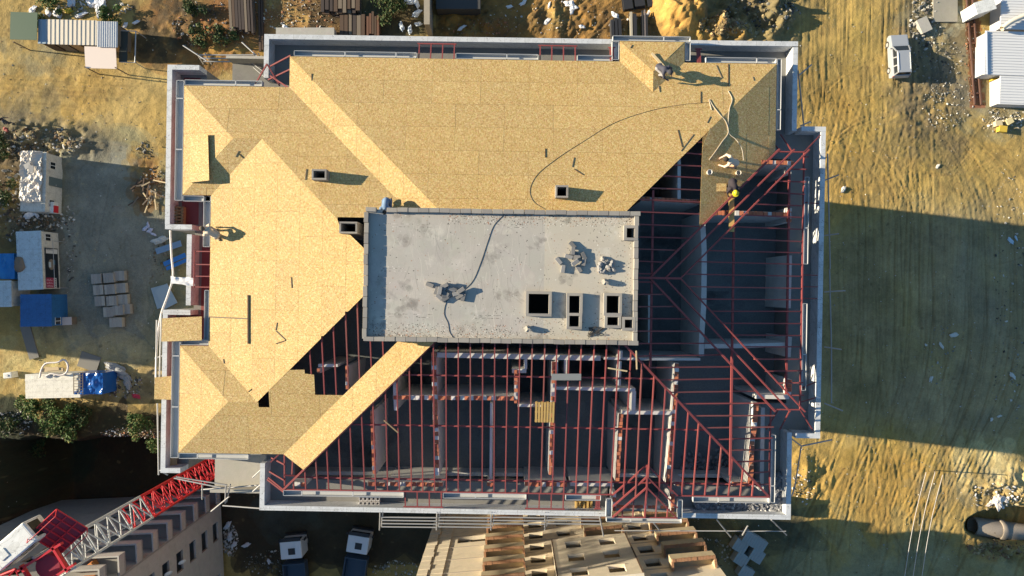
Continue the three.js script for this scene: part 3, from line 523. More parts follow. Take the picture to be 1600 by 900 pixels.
for (const [a, b, w] of [[[W1 + 0.2, N0], [-5.05, N0]], [[-3.05, N0], [1.15, N0]], [[3.15, N0], [BX0 - 0.35, N0]], [[BX0, N0 - 0.1], [BX0, BN], 0.36], [[BX0 - 0.36, BN], [BX1 + 0.3, BN], 0.26], [[BX1, BN], [BX1, N0 - 0.1]], [[9.7, N0], [E1, N0]], [[E1, N0 - 0.28], [E1, EN - 1.1], 0.24], [[EE, -5.9], [EE, -1.45], 0.24], [[EE, 0.55], [EE, 5.0], 0.24], [[E1, ES + 1.3], [E1, S0 + 0.28], 0.24], [[E1, S0], [9.4, S0]], [[BX1, S0 + 0.2], [BX1, BS], 0.24], [[BX1 + 0.24, BS], [BX0 - 0.3, BS], 0.22], [[BX0, BS], [BX0, S0 + 0.2], 0.3], [[4.7, S0], [2.9, S0]], [[0.9, S0], [-3.35, S0]], [[-5.35, S0], [W1, S0]], [[-13.3, S1], [WW, S1]], [[WW, S1 + 0.28], [WW, SWN - 0.28], 0.4], [[WW, SWN], [W0 - 0.02, SWN]], [[W0, SWN - 0.3], [W0, 0.35], 0.24], [[W0, -1.85], [W0, NWS + 0.03], 0.36], [[W0, NWS], [WW, NWS]], [[WW, NWS + 0.28], [WW, N1 - 0.28], 0.4], [[WW, N1], [-12.9, N1]]]) gutter(a, b, w);

// --- stair and lift block with its flat concrete roof
const slabTex = canvasTex(2048, 1024, (x, w, h) => {
  const keep = seed; seed = 99; x.fillStyle = 'rgb(178,172,164)'; x.fillRect(0, 0, w, h);
  for (let i = 0; i < 300; i++) { const v = rr(150, 205) | 0; x.fillStyle = `rgba(${v},${v - 4},${v - 12},${rr(0.05, 0.16)})`; x.beginPath(); x.ellipse(rnd() * w, rnd() * h, rr(20, 160), rr(20, 110), rnd() * 3, 0, 7); x.fill(); }
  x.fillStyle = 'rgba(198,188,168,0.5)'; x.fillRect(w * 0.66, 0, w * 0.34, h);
  for (let i = 0; i < 260; i++) { const px = rr(0.1, 0.68) * w; x.strokeStyle = `rgba(${rnd() < 0.6 ? '214,206,194' : '140,136,130'},${rr(0.15, 0.5)})`; x.lineWidth = rr(1, 6); x.beginPath(); const y0 = rnd() * h; x.moveTo(px, y0); x.quadraticCurveTo(px + rr(-30, 30), y0 + rr(30, 90), px + rr(-40, 40), y0 + rr(60, 190)); x.stroke(); }
  const spots = (n, f) => { for (let i = 0; i < n; i++) { const [px, py] = f(); const t = rnd(); x.fillStyle = t < 0.6 ? `rgba(52,50,48,${rr(0.4, 0.9)})` : t < 0.8 ? `rgba(150,84,52,${rr(0.3, 0.8)})` : `rgba(232,228,220,${rr(0.4, 0.9)})`; x.beginPath(); x.ellipse(px, py, rr(1, 6), rr(1, 4), rnd() * 3, 0, 7); x.fill(); } };
  spots(900, () => [w * rr(0.3, 0.98), h * (0.02 + 0.09 * Math.pow(rnd(), 1.6))]); spots(700, () => [w * rr(0.03, 0.55), h * (0.97 - 0.1 * Math.pow(rnd(), 1.5))]); spots(300, () => [w * (0.98 - 0.14 * Math.pow(rnd(), 1.5)), h * rr(0.03, 0.97)]); spots(260, () => [w * rr(0.55, 0.98), h * rr(0.8, 0.98)]); spots(700, () => [w * rnd(), h * rnd()]);
  for (let i = 0; i < 60; i++) { x.fillStyle = `rgba(${rnd() < 0.5 ? '120,116,110' : '206,200,190'},${rr(0.08, 0.22)})`; const cx = w * rnd(), cy = h * rnd(); for (let k = 0; k < 12; k++) { x.beginPath(); x.ellipse(cx + rr(-60, 60), cy + rr(-40, 40), rr(6, 40), rr(4, 26), rnd() * 3, 0, 7); x.fill(); } }
  for (let i = 0; i < 90; i++) { x.fillStyle = `rgba(186,110,70,${rr(0.3, 0.8)})`; x.fillRect(w * rnd(), h * (rnd() < 0.5 ? rr(0.93, 0.985) : rr(0.01, 0.05)), rr(3, 12), rr(3, 8)); }
  for (const [px, py, L] of [[0.055, 0.11, 0.18], [0.055, 0.8, 0.19], [0.4, 0.8, 0.11], [0.055, 0.45, 0.09], [0.52, 0.1, 0.07]]) for (let k = 0; k < 60; k++) { x.fillStyle = rnd() < 0.6 ? 'rgba(70,66,62,0.6)' : 'rgba(225,220,214,0.7)'; x.fillRect(w * (px + L * rnd()), h * (py + 0.022 * (k % 2)), rr(4, 18), rr(2, 4)); }
  grain(x, w, h, 18); seed = keep;
});
slabTex.wrapS = slabTex.wrapT = THREE.ClampToEdgeWrapping;
const slabM = mat([0.92, 0.91, 0.88], 0.8, { map: slabTex, bumpMap: null });
const sp = (px, py) => plan(px, py, YS);
const shafts = [[826, 857, 459, 490], [889, 905, 462, 489], [889, 904, 493, 510], [947, 966, 462, 489], [948, 965, 495, 508], [975, 987, 499, 512], [978, 991, 357, 372]].map(([a, b, c, d]) => { const [x0, z0] = sp(a, c), [x1, z1] = sp(b, d); return [x0, x1, z0, z1]; });
{
  const g = prismG([[PX0 + 0.02, PZ0 + 0.02], [PX1 - 0.02, PZ0 + 0.02], [PX1 - 0.02, PZ1 - 0.02], [PX0 + 0.02, PZ1 - 0.02]], YS - 0.22, YS, shafts.map(([a, b, c, d]) => [[a, c], [b, c], [b, d], [a, d]]));
  const p = g.attributes.position, uv = g.attributes.uv; for (let i = 0; i < p.count; i++) uv.setXY(i, (p.getX(i) - PX0) / (PX1 - PX0), 1 - (p.getZ(i) - PZ0) / (PZ1 - PZ0));
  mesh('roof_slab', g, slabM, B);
}
for (const q of [[PX0, PX1, PZ0, PZ0 + 0.2], [PX0, PX1, PZ1 - 0.2, PZ1], [PX0, PX0 + 0.2, PZ0 + 0.2, PZ1 - 0.2], [PX1 - 0.2, PX1, PZ0 + 0.2, PZ1 - 0.2]]) mesh('wall', span(q[0], q[1], YF + 0.05, YS - 0.223, q[2], q[3]), M.wallgrey, B);
const blockMats = [[0.40, 0.38, 0.37], [0.44, 0.42, 0.40], [0.37, 0.35, 0.34], [0.47, 0.44, 0.41]].map((c) => mat(c, 0.9, { map: concreteTex }));
const pmats = blockMats.map((m) => { const c = m.clone(); c.color.multiplyScalar(1.3); return c; });
const blk = new RoundedBoxGeometry(0.485, 0.25, 0.21, 1, 0.012), blkS = new RoundedBoxGeometry(0.21, 0.25, 0.485, 1, 0.012);
const bar = new THREE.Group(); bar.name = 'roof_parapet'; B.add(bar);
for (let x = PX0 + 0.25; x < PX1; x += 0.5) for (const z of [PZ0 + 0.05, PZ1 - 0.05]) if (!(z < 0 && Math.abs(x + 6.1) < 0.25)) mesh('block', blk, pmats[Math.floor(rnd() * 4)], bar, [x + rr(-0.005, 0.005), YS + 0.125 + rr(-0.01, 0.01), z + rr(-0.012, 0.012)], [0, rr(-0.02, 0.02), 0]);
for (let z = PZ0 + 0.42; z < PZ1 - 0.2; z += 0.5) for (const x of [PX0 + 0.05, PX1 - 0.05]) mesh('block', blkS, pmats[Math.floor(rnd() * 4)], bar, [x + rr(-0.012, 0.012), YS + 0.125 + rr(-0.01, 0.01), z], [0, rr(-0.02, 0.02), 0]);
for (const [a, b, c, d] of shafts) {
  const o = new THREE.Group(); o.name = 'shaft_curb'; B.add(o); const t = 0.13, h = rr(0.24, 0.27);
  mesh('curb_wall', span(a - t, b + t, YS + 0.002, YS + h, c - t, c), pmats[3], o); mesh('curb_wall', span(a - t, b + t, YS + 0.002, YS + h, d, d + t), pmats[0], o); mesh('curb_wall', span(a - t, a, YS + 0.002, YS + h, c, d), pmats[1], o); mesh('curb_wall', span(b, b + t, YS + 0.002, YS + h, c, d), pmats[3], o);
}
// --- brick vents through the boards
for (const [a, b, c, d, y] of ventSpots) {
  const o = new THREE.Group(); o.name = 'roof_vent'; B.add(o); const t = 0.09, y0 = YF + 0.06;
  [[a, b, c, c + t], [a, b, d - t, d], [a, a + t, c + t, d - t], [b - t, b, c + t, d - t]].forEach((q, i) => mesh('vent_wall', span(q[0] + 0.004, q[1] - 0.004, y0, y, q[2] + 0.004, q[3] - 0.004), pmats[[0, 3, 1, 2][i]], o));
}

// ---------------------------------------------------------------- neighbouring buildings
// stepped balconies of the grey block at the lower left
{
  const T = thing('grey_building', 'grey concrete apartment block with stacked corner balconies behind the tower crane', 'building', [-33.2, -9, 22.6], R(2.6));
  const grey = mat([0.55, 0.55, 0.55], 0.9, { map: concreteTex }), lite = mat([0.85, 0.83, 0.81], 0.9, { map: concreteTex }), H = 2.72;
  for (let k = -2; k < 9; k++) {
    const y = 7 + H * k, r = new THREE.Group(); r.name = 'storey'; T.add(r);
    mesh('balcony_slab', span(-4.4, 0, y - 0.2, y, 0, 1.75), grey, r);
    mesh('balcony_rail', span(-4.4, 0, y + 0.002, y + 0.75, 0, 0.14), lite, r); mesh('balcony_rail', span(-0.14, 0, y + 0.002, y + 0.75, 0.14, 1.75), lite, r);
    mesh('wall', span(-4.4, -0.02, y - 0.2, y + H - 0.203, 1.752, 1.95), grey, r);
    // the east front with a window to each storey
    const z0 = 1.952, z1 = 22, w0 = 3.6, w1 = 5.6, v0 = 9.4, v1 = 11.6, sill = 0.75, head = 2.1;
    for (const [a, b] of [[z0, w0], [w1, v0], [v1, z1]]) mesh('wall', span(-0.22, 0, y - 0.2, y + H - 0.203, a, b), lite, r);
    for (const [a, b] of [[w0, w1], [v0, v1]]) { mesh('wall', span(-0.22, 0.001, y - 0.2, y + sill, a, b), lite, r); mesh('wall', span(-0.22, 0.001, y + head, y + H - 0.203, a, b), lite, r); }
    // the plain north front further west
    const n0 = -19, c0 = -9.4, c1 = -7.6;
    for (const [a, b] of [[n0, c0], [c1, -4.402]]) mesh('wall', span(a, b, y - 0.2, y + H - 0.23, 0.7, 0.92), grey, r);
    mesh('wall', span(c0, c1, y - 0.2, y + sill, 0.701, 0.92), grey, r); mesh('wall', span(c0, c1, y + head, y + H - 0.23, 0.701, 0.92), grey, r);
    mesh('room_wall', span(-4.6, -4.4, y, y + H - 0.2, 1.96, 21.8), grey, r); mesh('floor_slab', span(n0, -0.23, y - 0.19, y - 0.01, 1.96, 21.9), grey, r);
  }
  mesh('back_wall', span(-19, -18.7, -0.5, 31, 0.93, 22), grey, T);
  mesh('roof_slab', span(-19, 0, 31.2, 31.5, 0.7, 22), lite, T);
  for (const [x, z, y] of [[-2.6, 0.9, 7 + H * 5], [-1.2, 1.0, 7 + H * 6]]) tag(mesh('insulation_bale', merge([boxG(0.9, 0.5, 0.5, 0, 0.25, 0), boxG(0.7, 0.3, 0.45, 0.12, 0.64, 0.02)]), mat([0.6, 0.25, 0.08], 0.8), scene, [-33.2 + x, -9 + y, 22.6 + z - x * 0.045], [0, rr(0, 1), 0]), y > 22 ? 'orange bale on the upper balcony of the grey block' : 'orange bale on the lower sunlit balcony of the grey block', 'bale');
  for (const k of [1, 2]) tag(mesh('satellite_dish', (() => { const g = new THREE.SphereGeometry(0.5, 14, 6, 0, 6.283, 0, 0.9); g.scale(1, 0.5, 1); g.rotateX(0.7); return g; })(), M.white, scene, [-32.95, -2 + 2.72 * k + 1.2, 27.2], [0, 0, -0.9]), k === 1 ? 'white dish on the lower window of the grey block' : 'white dish on the higher window of the grey block', 'dish');
}
// the sunlit concrete block with brick edged balconies at the bottom
{
  const T = thing('concrete_building', 'sunlit raw concrete apartment block with brick edged balconies', 'building', [-8.3, -9, 25.0], R(5.2));
  const wallM = mat([1.42, 1.27, 1.04], 0.9, { map: concreteTex }), W = 25.3, H = 2.9, yb = 5.3;     // yb: floor level of the lowest storey in view, above the base
  const roomM = wallM, brickEdge = mat([0.33, 0.17, 0.09], 0.9), floorM = mat([0.9, 0.75, 0.52], 0.9, { map: concreteTex });
  const block = [12.0, 18.8];
  for (let k = -2; k < 7; k++) {
    const y = yb + H * k, r = new THREE.Group(); r.name = 'storey'; T.add(r);
    const upper = k >= 4, cols = [[3.0, 6.6, k === 2 ? 0.4 : -1], [10.0, 11.3, 1], [12.7, 13.95, upper ? -1 : 1], [19.6, 20.9, 1]].filter((c) => c[2] >= 0);
    const sh = new THREE.Shape([[0, 0], [W, 0], [W, H - 0.01], [0, H - 0.01]].map(([a, b]) => new THREE.Vector2(a, b)));
    for (const [a, b, s] of cols) sh.holes.push(new THREE.Path([[a, s], [b, s], [b, s + 1.35], [a, s + 1.35]].map(([p, q]) => new THREE.Vector2(p, q))));
    const g = new THREE.ExtrudeGeometry(sh, { depth: 0.3, bevelEnabled: false }); g.translate(0, y, 0); mesh('wall', g, wallM, r); for (let x = 4; x < W; x += 4.3) mesh('partition', span(x, x + 0.2, y, y + H - 0.16, 0.35, 6), roomM, r); mesh('room_wall', span(0.31, W - 0.31, y, y + H - 0.16, 6.01, 6.2), roomM, r);
    for (const [a, b, s] of cols) mesh('window_sill', span(a - 0.08, b + 0.08, y + s - 0.07, y + s - 0.003, -0.07, 0.28), wallM, r);
    mesh('floor_slab', span(0, W, y - 0.15, y, 0.32, 14), roomM, r);
    // rough joint line of the slab edge
    mesh('slab_edge', span(0.9, W - 0.2, y - 0.1, y + 0.08, -0.03, -0.002), mat([0.5, 0.43, 0.35], 0.9), r);
    // corner blocks at the left end
    for (let j = 0; j < 3; j++) { mesh('corner_block', span(0.05, 0.95 + 0.12 * (j % 2), y + 0.1 + j * 0.95, y + 0.98 + j * 0.95, -0.16 - 0.03 * (j % 2), -0.002), wallM, r); mesh('corner_block', span(1.25, 2.3, y + 0.1 + j * 0.95, y + 0.95 + j * 0.95, -0.1, -0.002), wallM, r); }
    const balconies = [[5.9, 9.5], [21.4, 25.0]]; if (!upper) balconies.push([15.2, 18.9]);
    for (const [a, b] of balconies) {
      const q = new THREE.Group(); q.name = 'balcony'; T.add(q); const dz = -1.05, hp = 0.95;
      mesh('slab', span(a, b, y - 0.12, y + 0.02, dz, -0.004), floorM, q);
      mesh('front_wall', span(a, b, y + 0.022, y + hp, dz, dz + 0.12), floorM, q);
      for (const x of [a, b - 0.12]) mesh('side_wall', span(x, x + 0.12, y + 0.022, y + hp, dz + 0.122, -0.004), floorM, q);
      const bs = []; for (let x = a + 0.12; x < b - 0.1; x += 0.25) bs.push(boxG(0.235, rr(0.1, 0.17), rr(0.22, 0.3), x + 0.06, y + hp + 0.07, dz + 0.06)); for (let z = dz + 0.3; z < -0.15; z += 0.25) for (const x of [a + 0.06, b - 0.06]) bs.push(boxG(rr(0.16, 0.2), rr(0.08, 0.14), 0.235, x, y + hp + 0.06, z));
      stuff(mesh('brick_coping', merge(bs), brickEdge, q));
    }
    if (upper) {                                  // the bay that stands out in the middle
      const q = new THREE.Group(); q.name = 'storey'; T.add(q); const s2 = new THREE.Shape([[block[0], 0], [block[1], 0], [block[1], H - 0.01], [block[0], H - 0.01]].map(([a, b]) => new THREE.Vector2(a, b)));
      for (const a of [13.2, 16.2]) s2.holes.push(new THREE.Path([[a, 0.95], [a + 1.35, 0.95], [a + 1.35, 2.25], [a, 2.25]].map(([p, z]) => new THREE.Vector2(p, z))));
      const g2 = new THREE.ExtrudeGeometry(s2, { depth: 0.25, bevelEnabled: false }); g2.translate(0, y, -1.0); mesh('bay_wall', g2, wallM, q);
      for (const a of [13.2, 16.2]) mesh('window_sill', span(a - 0.08, a + 1.43, y + 0.88, y + 0.947, -1.07, -0.78), wallM, q);
      for (const x of [block[0], block[1] - 0.25]) mesh('bay_wall', span(x, x + 0.25, y, y + H - 0.01, -0.748, -0.004), wallM, q);
      if (k === 4) mesh('bay_floor', span(block[0] + 0.01, block[1] - 0.01, y - 0.12, y - 0.003, -0.98, -0.004), wallM, q);
      const cs = []; for (let t = y + 0.1; t < y + H; t += 0.24) for (const x of [block[0] + 0.05, block[1] - 0.05]) cs.push(boxG(0.12, 0.1, 0.08, x, t, -1.03)); stuff(mesh('reinforcement_ends', merge(cs), M.darkWood, q));
    }
  }
  for (const x of [0, W - 0.3]) mesh('end_wall', span(x, x + 0.3, -0.5, 25, 0.302, 14), wallM, T);
  mesh('back_wall', span(0, W, -0.5, 25, 14.01, 14.3), wallM, T); mesh('roof_slab', span(0, W, 25.6, 25.9, 0, 14.3), wallM, T);
}
// blocks of flats beyond the left edge, whose shadows cross the yard and the dig
function flats(name, label, x0, x1, y0, y1, z0, z1) {
  const T = thing(name, label, 'building', [(x0 + x1) / 2, y0, (z0 + z1) / 2]); const w = x1 - x0, d = z1 - z0, m = mat([0.5, 0.47, 0.42], 0.9, { map: concreteTex });
  mesh('wall', boxG(w, y1 - y0, d, 0, (y1 - y0) / 2, 0), m, T); mesh('roof_slab', boxG(w + 0.4, 0.25, d + 0.0, 0, y1 - y0 + 0.13, 0), M.concrete, T);
  for (let y = 1; y < y1 - y0 - 1.6; y += 3) for (let z = -d / 2 + 1; z < d / 2 - 1.4; z += 2.6) mesh('window', boxG(0.06, 1.4, 1.2, w / 2 + 0.034, y + 0.8, z + 0.6), M.glass, T);
}
flats('low_block', 'low plain block of flats beyond the left edge beside the site cabins', -74, -61, -0.5, 12, -10.1, 3.7);
flats('tall_block', 'tall plain block of flats beyond the left edge beside the dig', -80, -62, -1, 19.5, 17, 42);

// ---------------------------------------------------------------- tower crane
{
  const T = thing('tower_crane', 'tower crane with red lower mast, grey upper mast and white cab', 'crane', [-30.5, -9, 18.3], R(32)); const w = 1.0, red = 23.6, topY = 33.5;
  const sect = (name, y0, y1, m) => {
    const o = new THREE.Group(); o.name = name; T.add(o); const c = [[-w, -w], [w, -w], [w, w], [-w, w]], st = 1.5;
    for (const [x, z] of c) mesh('chord', pipeG(V(x, y0, z), V(x, y1, z), 0.09, 8), m, o);
    const gs = []; let f = 0;
    for (let y = y0; y < y1 - 0.4; y += st, f++) for (let i = 0; i < 4; i++) { const [ax, az] = c[i], [bx, bz] = c[(i + 1) % 4], t = Math.min(y + st, y1); gs.push(pipeG(V(ax, f % 2 ? y : t, az), V(bx, f % 2 ? t : y, bz), 0.045, 6), pipeG(V(ax, f % 2 ? t : y, az), V((ax + bx) / 2, (y + t) / 2, (az + bz) / 2), 0.04, 6), pipeG(V(ax, y, az), V(bx, y, bz), 0.05, 6)); }
    mesh('lattice', merge(gs), m, o);
    const lad = []; for (let y = y0; y < y1; y += 0.35) lad.push(pipeG(V(-0.2, y, 0.5), V(0.2, y, 0.5), 0.018, 5)); for (const x of [-0.2, 0.2]) lad.push(pipeG(V(x, y0, 0.5), V(x, y1, 0.5), 0.022, 5)); mesh('ladder', merge(lad), m, o);
  };
  mesh('base_block', boxG(4, 0.8, 4, 0, 0.2, 0), M.concrete, T);
  sect('lower_mast', 0.6, red, M.craneRed); sect('upper_mast', red, topY, M.craneGrey);
  mesh('slewing_ring', new THREE.CylinderGeometry(0.8, 0.8, 0.5, 20).translate(0, topY + 0.4, 0), M.craneDark, T);
  { const gs = []; for (const s of [-1, 1]) gs.push(barG(V(-1.6, topY + 0.9, s * 0.8), V(1.8, topY + 0.9, s * 0.8), 0.16, 0.3), barG(V(s * 1.2, topY + 0.9, -1), V(s * 1.2, topY + 0.9, 1), 0.16, 0.3)); mesh('turntable_frame', merge(gs), M.craneRed, T); }
  // caged platform beside the cab
  { const o = new THREE.Group(); o.name = 'platform'; o.position.set(1.5, topY + 0.2, -1.6); o.rotation.set(0.5, 0.1, -0.3); T.add(o); mesh('grating', boxG(2.2, 0.04, 2.4), M.craneDark, o); const gs = []; for (let i = 0; i <= 5; i++) gs.push(boxG(0.07, 0.1, 2.4, -1.1 + i * 0.44, 0.05, 0)); for (let i = 0; i <= 3; i++) gs.push(boxG(2.2, 0.1, 0.07, 0, 0.05, -1.2 + i * 0.8)); mesh('cage_bar', merge(gs), M.craneRed, o); const rl = []; for (const s of [-1, 1]) rl.push(pipeG(V(-1.1, 1, s * 1.2), V(1.1, 1, s * 1.2), 0.03, 6), pipeG(V(-1.1, 0, s * 1.2), V(-1.1, 1, s * 1.2), 0.03, 6), pipeG(V(1.1, 0, s * 1.2), V(1.1, 1, s * 1.2), 0.03, 6)); mesh('rail', merge(rl), M.craneRed, o); }
  { const o = new THREE.Group(); o.name = 'cab'; o.position.set(-0.7, topY + 0.6, -2.3); o.rotation.y = 0.15; T.add(o); mesh('shell', new RoundedBoxGeometry(3.2, 1.7, 1.5, 3, 0.12), M.white, o); for (const x of [-0.75, 0.55]) mesh('window', boxG(1.1, 0.8, 0.04, x, 0.25, 0.765), M.glass, o); mesh('window', boxG(0.04, 0.95, 1.1, 1.61, 0.15, 0), M.glass, o); mesh('roof_hatch', boxG(0.6, 0.05, 0.6, -0.7, 0.875, 0), M.white, o); }
  mesh('jib', (() => { const gs = []; for (const s of [-1, 1]) gs.push(pipeG(V(-1.4, topY + 1.4, s * 0.7), V(-34, topY + 1.6, s * 0.7), 0.1, 7)); gs.push(pipeG(V(-1.4, topY + 2.9, 0), V(-34, topY + 2.6, 0), 0.1, 7)); for (let i = 0; i < 20; i++) { const x = -1.4 - i * 1.63; for (const s of [-1, 1]) gs.push(pipeG(V(x, topY + 1.4, s * 0.7), V(x - 0.8, topY + 2.85, 0), 0.05, 6), pipeG(V(x - 1.63, topY + 1.4, s * 0.7), V(x - 0.8, topY + 2.85, 0), 0.05, 6)); gs.push(pipeG(V(x, topY + 1.4, -0.7), V(x, topY + 1.4, 0.7), 0.04, 6)); } return merge(gs); })(), M.craneRed, T).rotation.y = R(-10);
}

// ---------------------------------------------------------------- scaffolding round the building
function scaffold(label, pipes, r = 0.04) { const T = thing('scaffold', label, 'scaffold', [0, 0, 0], -TURN); for (const [a, b, q] of pipes) mesh('tube', pipeG(a, b, q || r, 7), M.scaffold, T); return T; }
{
  const L = (px, py, y) => { const [x, z] = plan(px, py, y); return V(x, y, z); };
  // north-west corner
  let ps = [[L(310, 86, 31), L(400, 86, 31)], [L(312, 91, 30.4), L(403, 92, 30.4)], [L(318, 96, 29.4), L(405, 97, 29.4)]];
  for (const x of [308, 321, 396, 404]) ps.push([L(x, 84, 31.2), L(x + (x - 800) * 0.02 * -1, 100, 27)]);
  for (const [a, b] of [[[286, 71], [323, 95]], [[378, 66], [402, 88]], [[396, 105], [418, 124]], [[388, 94], [420, 118]]]) ps.push([L(...a, 31), L(...b, 31)]);
  scaffold('scaffold tubes beside the north-west corner of the roof', ps);
  // along the south front
  ps = [];
  for (const [x0, x1, n] of [[594, 683, 4], [683, 768, 4], [768, 852, 3], [852, 938, 3]]) { for (let k = 0; k < n; k++) ps.push([L(x0 + 2, 808 + k * 5, 33.4 - k * 0.7), L(x1, 809 + k * 5, 33.4 - k * 0.7)]); ps.push([L(x0, 800, 34.6), L(x0 - 1, 828, 29)], [L(x0 + 4, 800, 34.6), L(x0 + 2, 822, 29)]); }
  ps.push([L(936, 802, 34.6), L(943, 838, 30)], [L(960, 829, 30), L(1228, 830, 31.5), 0.03], [L(1120, 812, 34), L(1142, 839, 30)], [L(1205, 812, 34), L(1229, 836, 30)], [L(1020, 815, 34), L(1030, 828, 31)], [L(1160, 836, 31), L(1168, 822, 33)]);
  scaffold('scaffold tubes along the south front above the concrete block', ps);
  // east side: one long tube with short arms
  ps = [[L(1293, 240, 31), L(1297, 420, 31)], [L(1296, 420, 31), L(1299, 545, 31)], [L(1299, 545, 31), L(1299, 630, 31)]];
  for (const [y, dx, dy] of [[282, 18, -9], [368, 18, -3], [456, 28, -2], [542, 22, 4], [630, 24, 12]]) ps.push([L(1288, y, 31), L(1293 + dx, y + dy, 31.4)]);
  scaffold('long thin scaffold tube with short arms along the east wall', ps);
  ps = [[L(1248, 118, 33), L(1268, 101, 33)], [L(1247, 110, 33), L(1256, 198, 31)], [L(1250, 197, 32), L(1266, 190, 32)]];
  scaffold('scaffold tubes beside the north-east parapet', ps);
  ps = [[L(1232, 682, 34), L(1252, 697, 33)], [L(1252, 697, 33), L(1300, 687, 33)], [L(1252, 697, 33), L(1242, 760, 31)], [L(1242, 760, 31), L(1237, 775, 31)]];
  scaffold('bent scaffold tubes at the south-east step of the wall', ps);
  // west side
  ps = [[L(245, 500, 34), L(244, 590, 34)], [L(252, 490, 34), L(249, 600, 34)], [L(242, 560, 33), L(254, 556, 33)], [L(246, 630, 33), L(248, 742, 33)], [L(250, 735, 34), L(262, 742, 33.6)], [L(272, 747, 33.6), L(345, 762, 33.8)], [L(275, 745, 33.2), L(355, 758, 33.2)], [L(316, 757, 33), L(316, 780, 31)], [L(353, 757, 33), L(352, 786, 31)], [L(360, 757, 33), L(354, 784, 31)], [L(315, 765, 32), L(420, 757, 33)], [L(330, 799, 30), L(358, 776, 32)], [L(348, 790, 32), L(440, 797, 32.5)], [L(395, 746, 34), L(412, 730, 34.5)], [L(395, 768, 34), L(413, 752, 34.5)]];
  scaffold('loose scaffold tubes at the south-west corner above the crane mast', ps);
}

// ---------------------------------------------------------------- site cabins at the left
const ribs = (w, d, h, pitch, m = 0.03) => { const gs = [boxG(w, h, d, 0, h / 2, 0)]; for (let z = -d / 2 + pitch / 2; z < d / 2; z += pitch) gs.push(boxG(w, 0.035, pitch * 0.22, 0, h + 0.0175 + 0.001, z)); return merge(gs); };
function cabin(name, label, [px, py], w, d, h, turn, wallM, roofM, opt = {}) {
  const p = at(px, py, h), T = thing(name, label, 'cabin', [p.x, groundY(p.x, p.z) - 0.05, p.z], R(turn)); const y = p.y - T.position.y;
  mesh('wall', boxG(w, y - 0.12, d, 0, (y - 0.12) / 2, 0), wallM, T); const r = mesh('roof', ribs(w + 0.1, d + 0.1, 0.1, opt.pitch || 0.5), roofM, T, [0, y - 0.118, 0]);
  for (const z of opt.windows || []) { const f = mesh('window', boxG(0.05, 0.75, 0.62, w / 2 + 0.027, y * 0.62, z), M.glass, T); mesh('frame', merge([boxG(0.04, 0.06, 0.72, w / 2 + 0.04, y * 0.62 + 0.4, z), boxG(0.04, 0.06, 0.72, w / 2 + 0.04, y * 0.62 - 0.4, z), boxG(0.04, 0.75, 0.05, w / 2 + 0.045, y * 0.62, z)]), M.white, f); }
  if (opt.door !== undefined) { const f = mesh('door', boxG(0.05, 1.95, 0.9, w / 2 + 0.027, 1.1, opt.door), mat([0.12, 0.16, 0.16], 0.5), T); mesh('handle', boxG(0.05, 0.05, 0.16, w / 2 + 0.07, 1.1, opt.door + 0.3), M.steel, f); }
  return [T, y];
}
const cream = mat([1.22, 1.18, 1.06], 0.7, { map: parapetTex }), paleBlue = mat([0.95, 1.16, 1.28], 0.5, { map: parapetTex }), blueCoat = mat([0.04, 0.25, 0.66], 0.5, { map: parapetTex });
{
  const [T, y] = cabin('site_cabin', 'white site cabin with crumpled sheeting weighted on its roof', [52, 284], 2.35, 5.8, 2.6, -1.5, cream, cream, { windows: [-1.8, 2.0], door: -0.2 });
  mesh('air_conditioner', boxG(0.35, 0.7, 1.1, 1.37, 1.5, 2.4), M.white, T); mesh('red_panel', boxG(0.05, 0.7, 0.7, 1.57, 1.5, 2.55), mat([0.6, 0.02, 0.03], 0.5), T);
  const g = new THREE.PlaneGeometry(2.1, 5.0, 60, 130); g.rotateX(-Math.PI / 2); const p = g.attributes.position; for (let i = 0; i < p.count; i++) { const x = p.getX(i), z = p.getZ(i), r = Math.abs(fbm(x * 1.7 + 3, z * 1.1) - 0.5) * 2; p.setY(i, 0.06 + 0.34 * Math.pow(1 - r, 3) * (0.4 + fbm(x * 3, z * 3))); p.setX(i, x + (fbm(z * 2, 7) - 0.5) * 0.3); } g.computeVertexNormals();
  tag(mesh('plastic_sheet', g, mat([0.6, 0.54, 0.46], 0.45), scene, [T.position.x - 0.1, T.position.y + y + 0.02, T.position.z - 0.5], [0, R(-1.5), 0]), 'crumpled beige plastic sheet lying on the white cabin roof', 'sheet');
  for (const [dx, dz, k] of [[-0.25, -1.5, 0], [0.1, -1.2, 1]]) tag(mesh('roof_weight', boxG(0.7, 0.06, 0.5), mat([0.25, 0.25, 0.25], 0.7), scene, [T.position.x + dx, T.position.y + y + 0.45, T.position.z + dz], [0.1, 0.4 + k, 0.1]), k ? 'small dark panel lower on the crumpled roof sheet' : 'small dark panel higher on the crumpled roof sheet', 'panel');
}
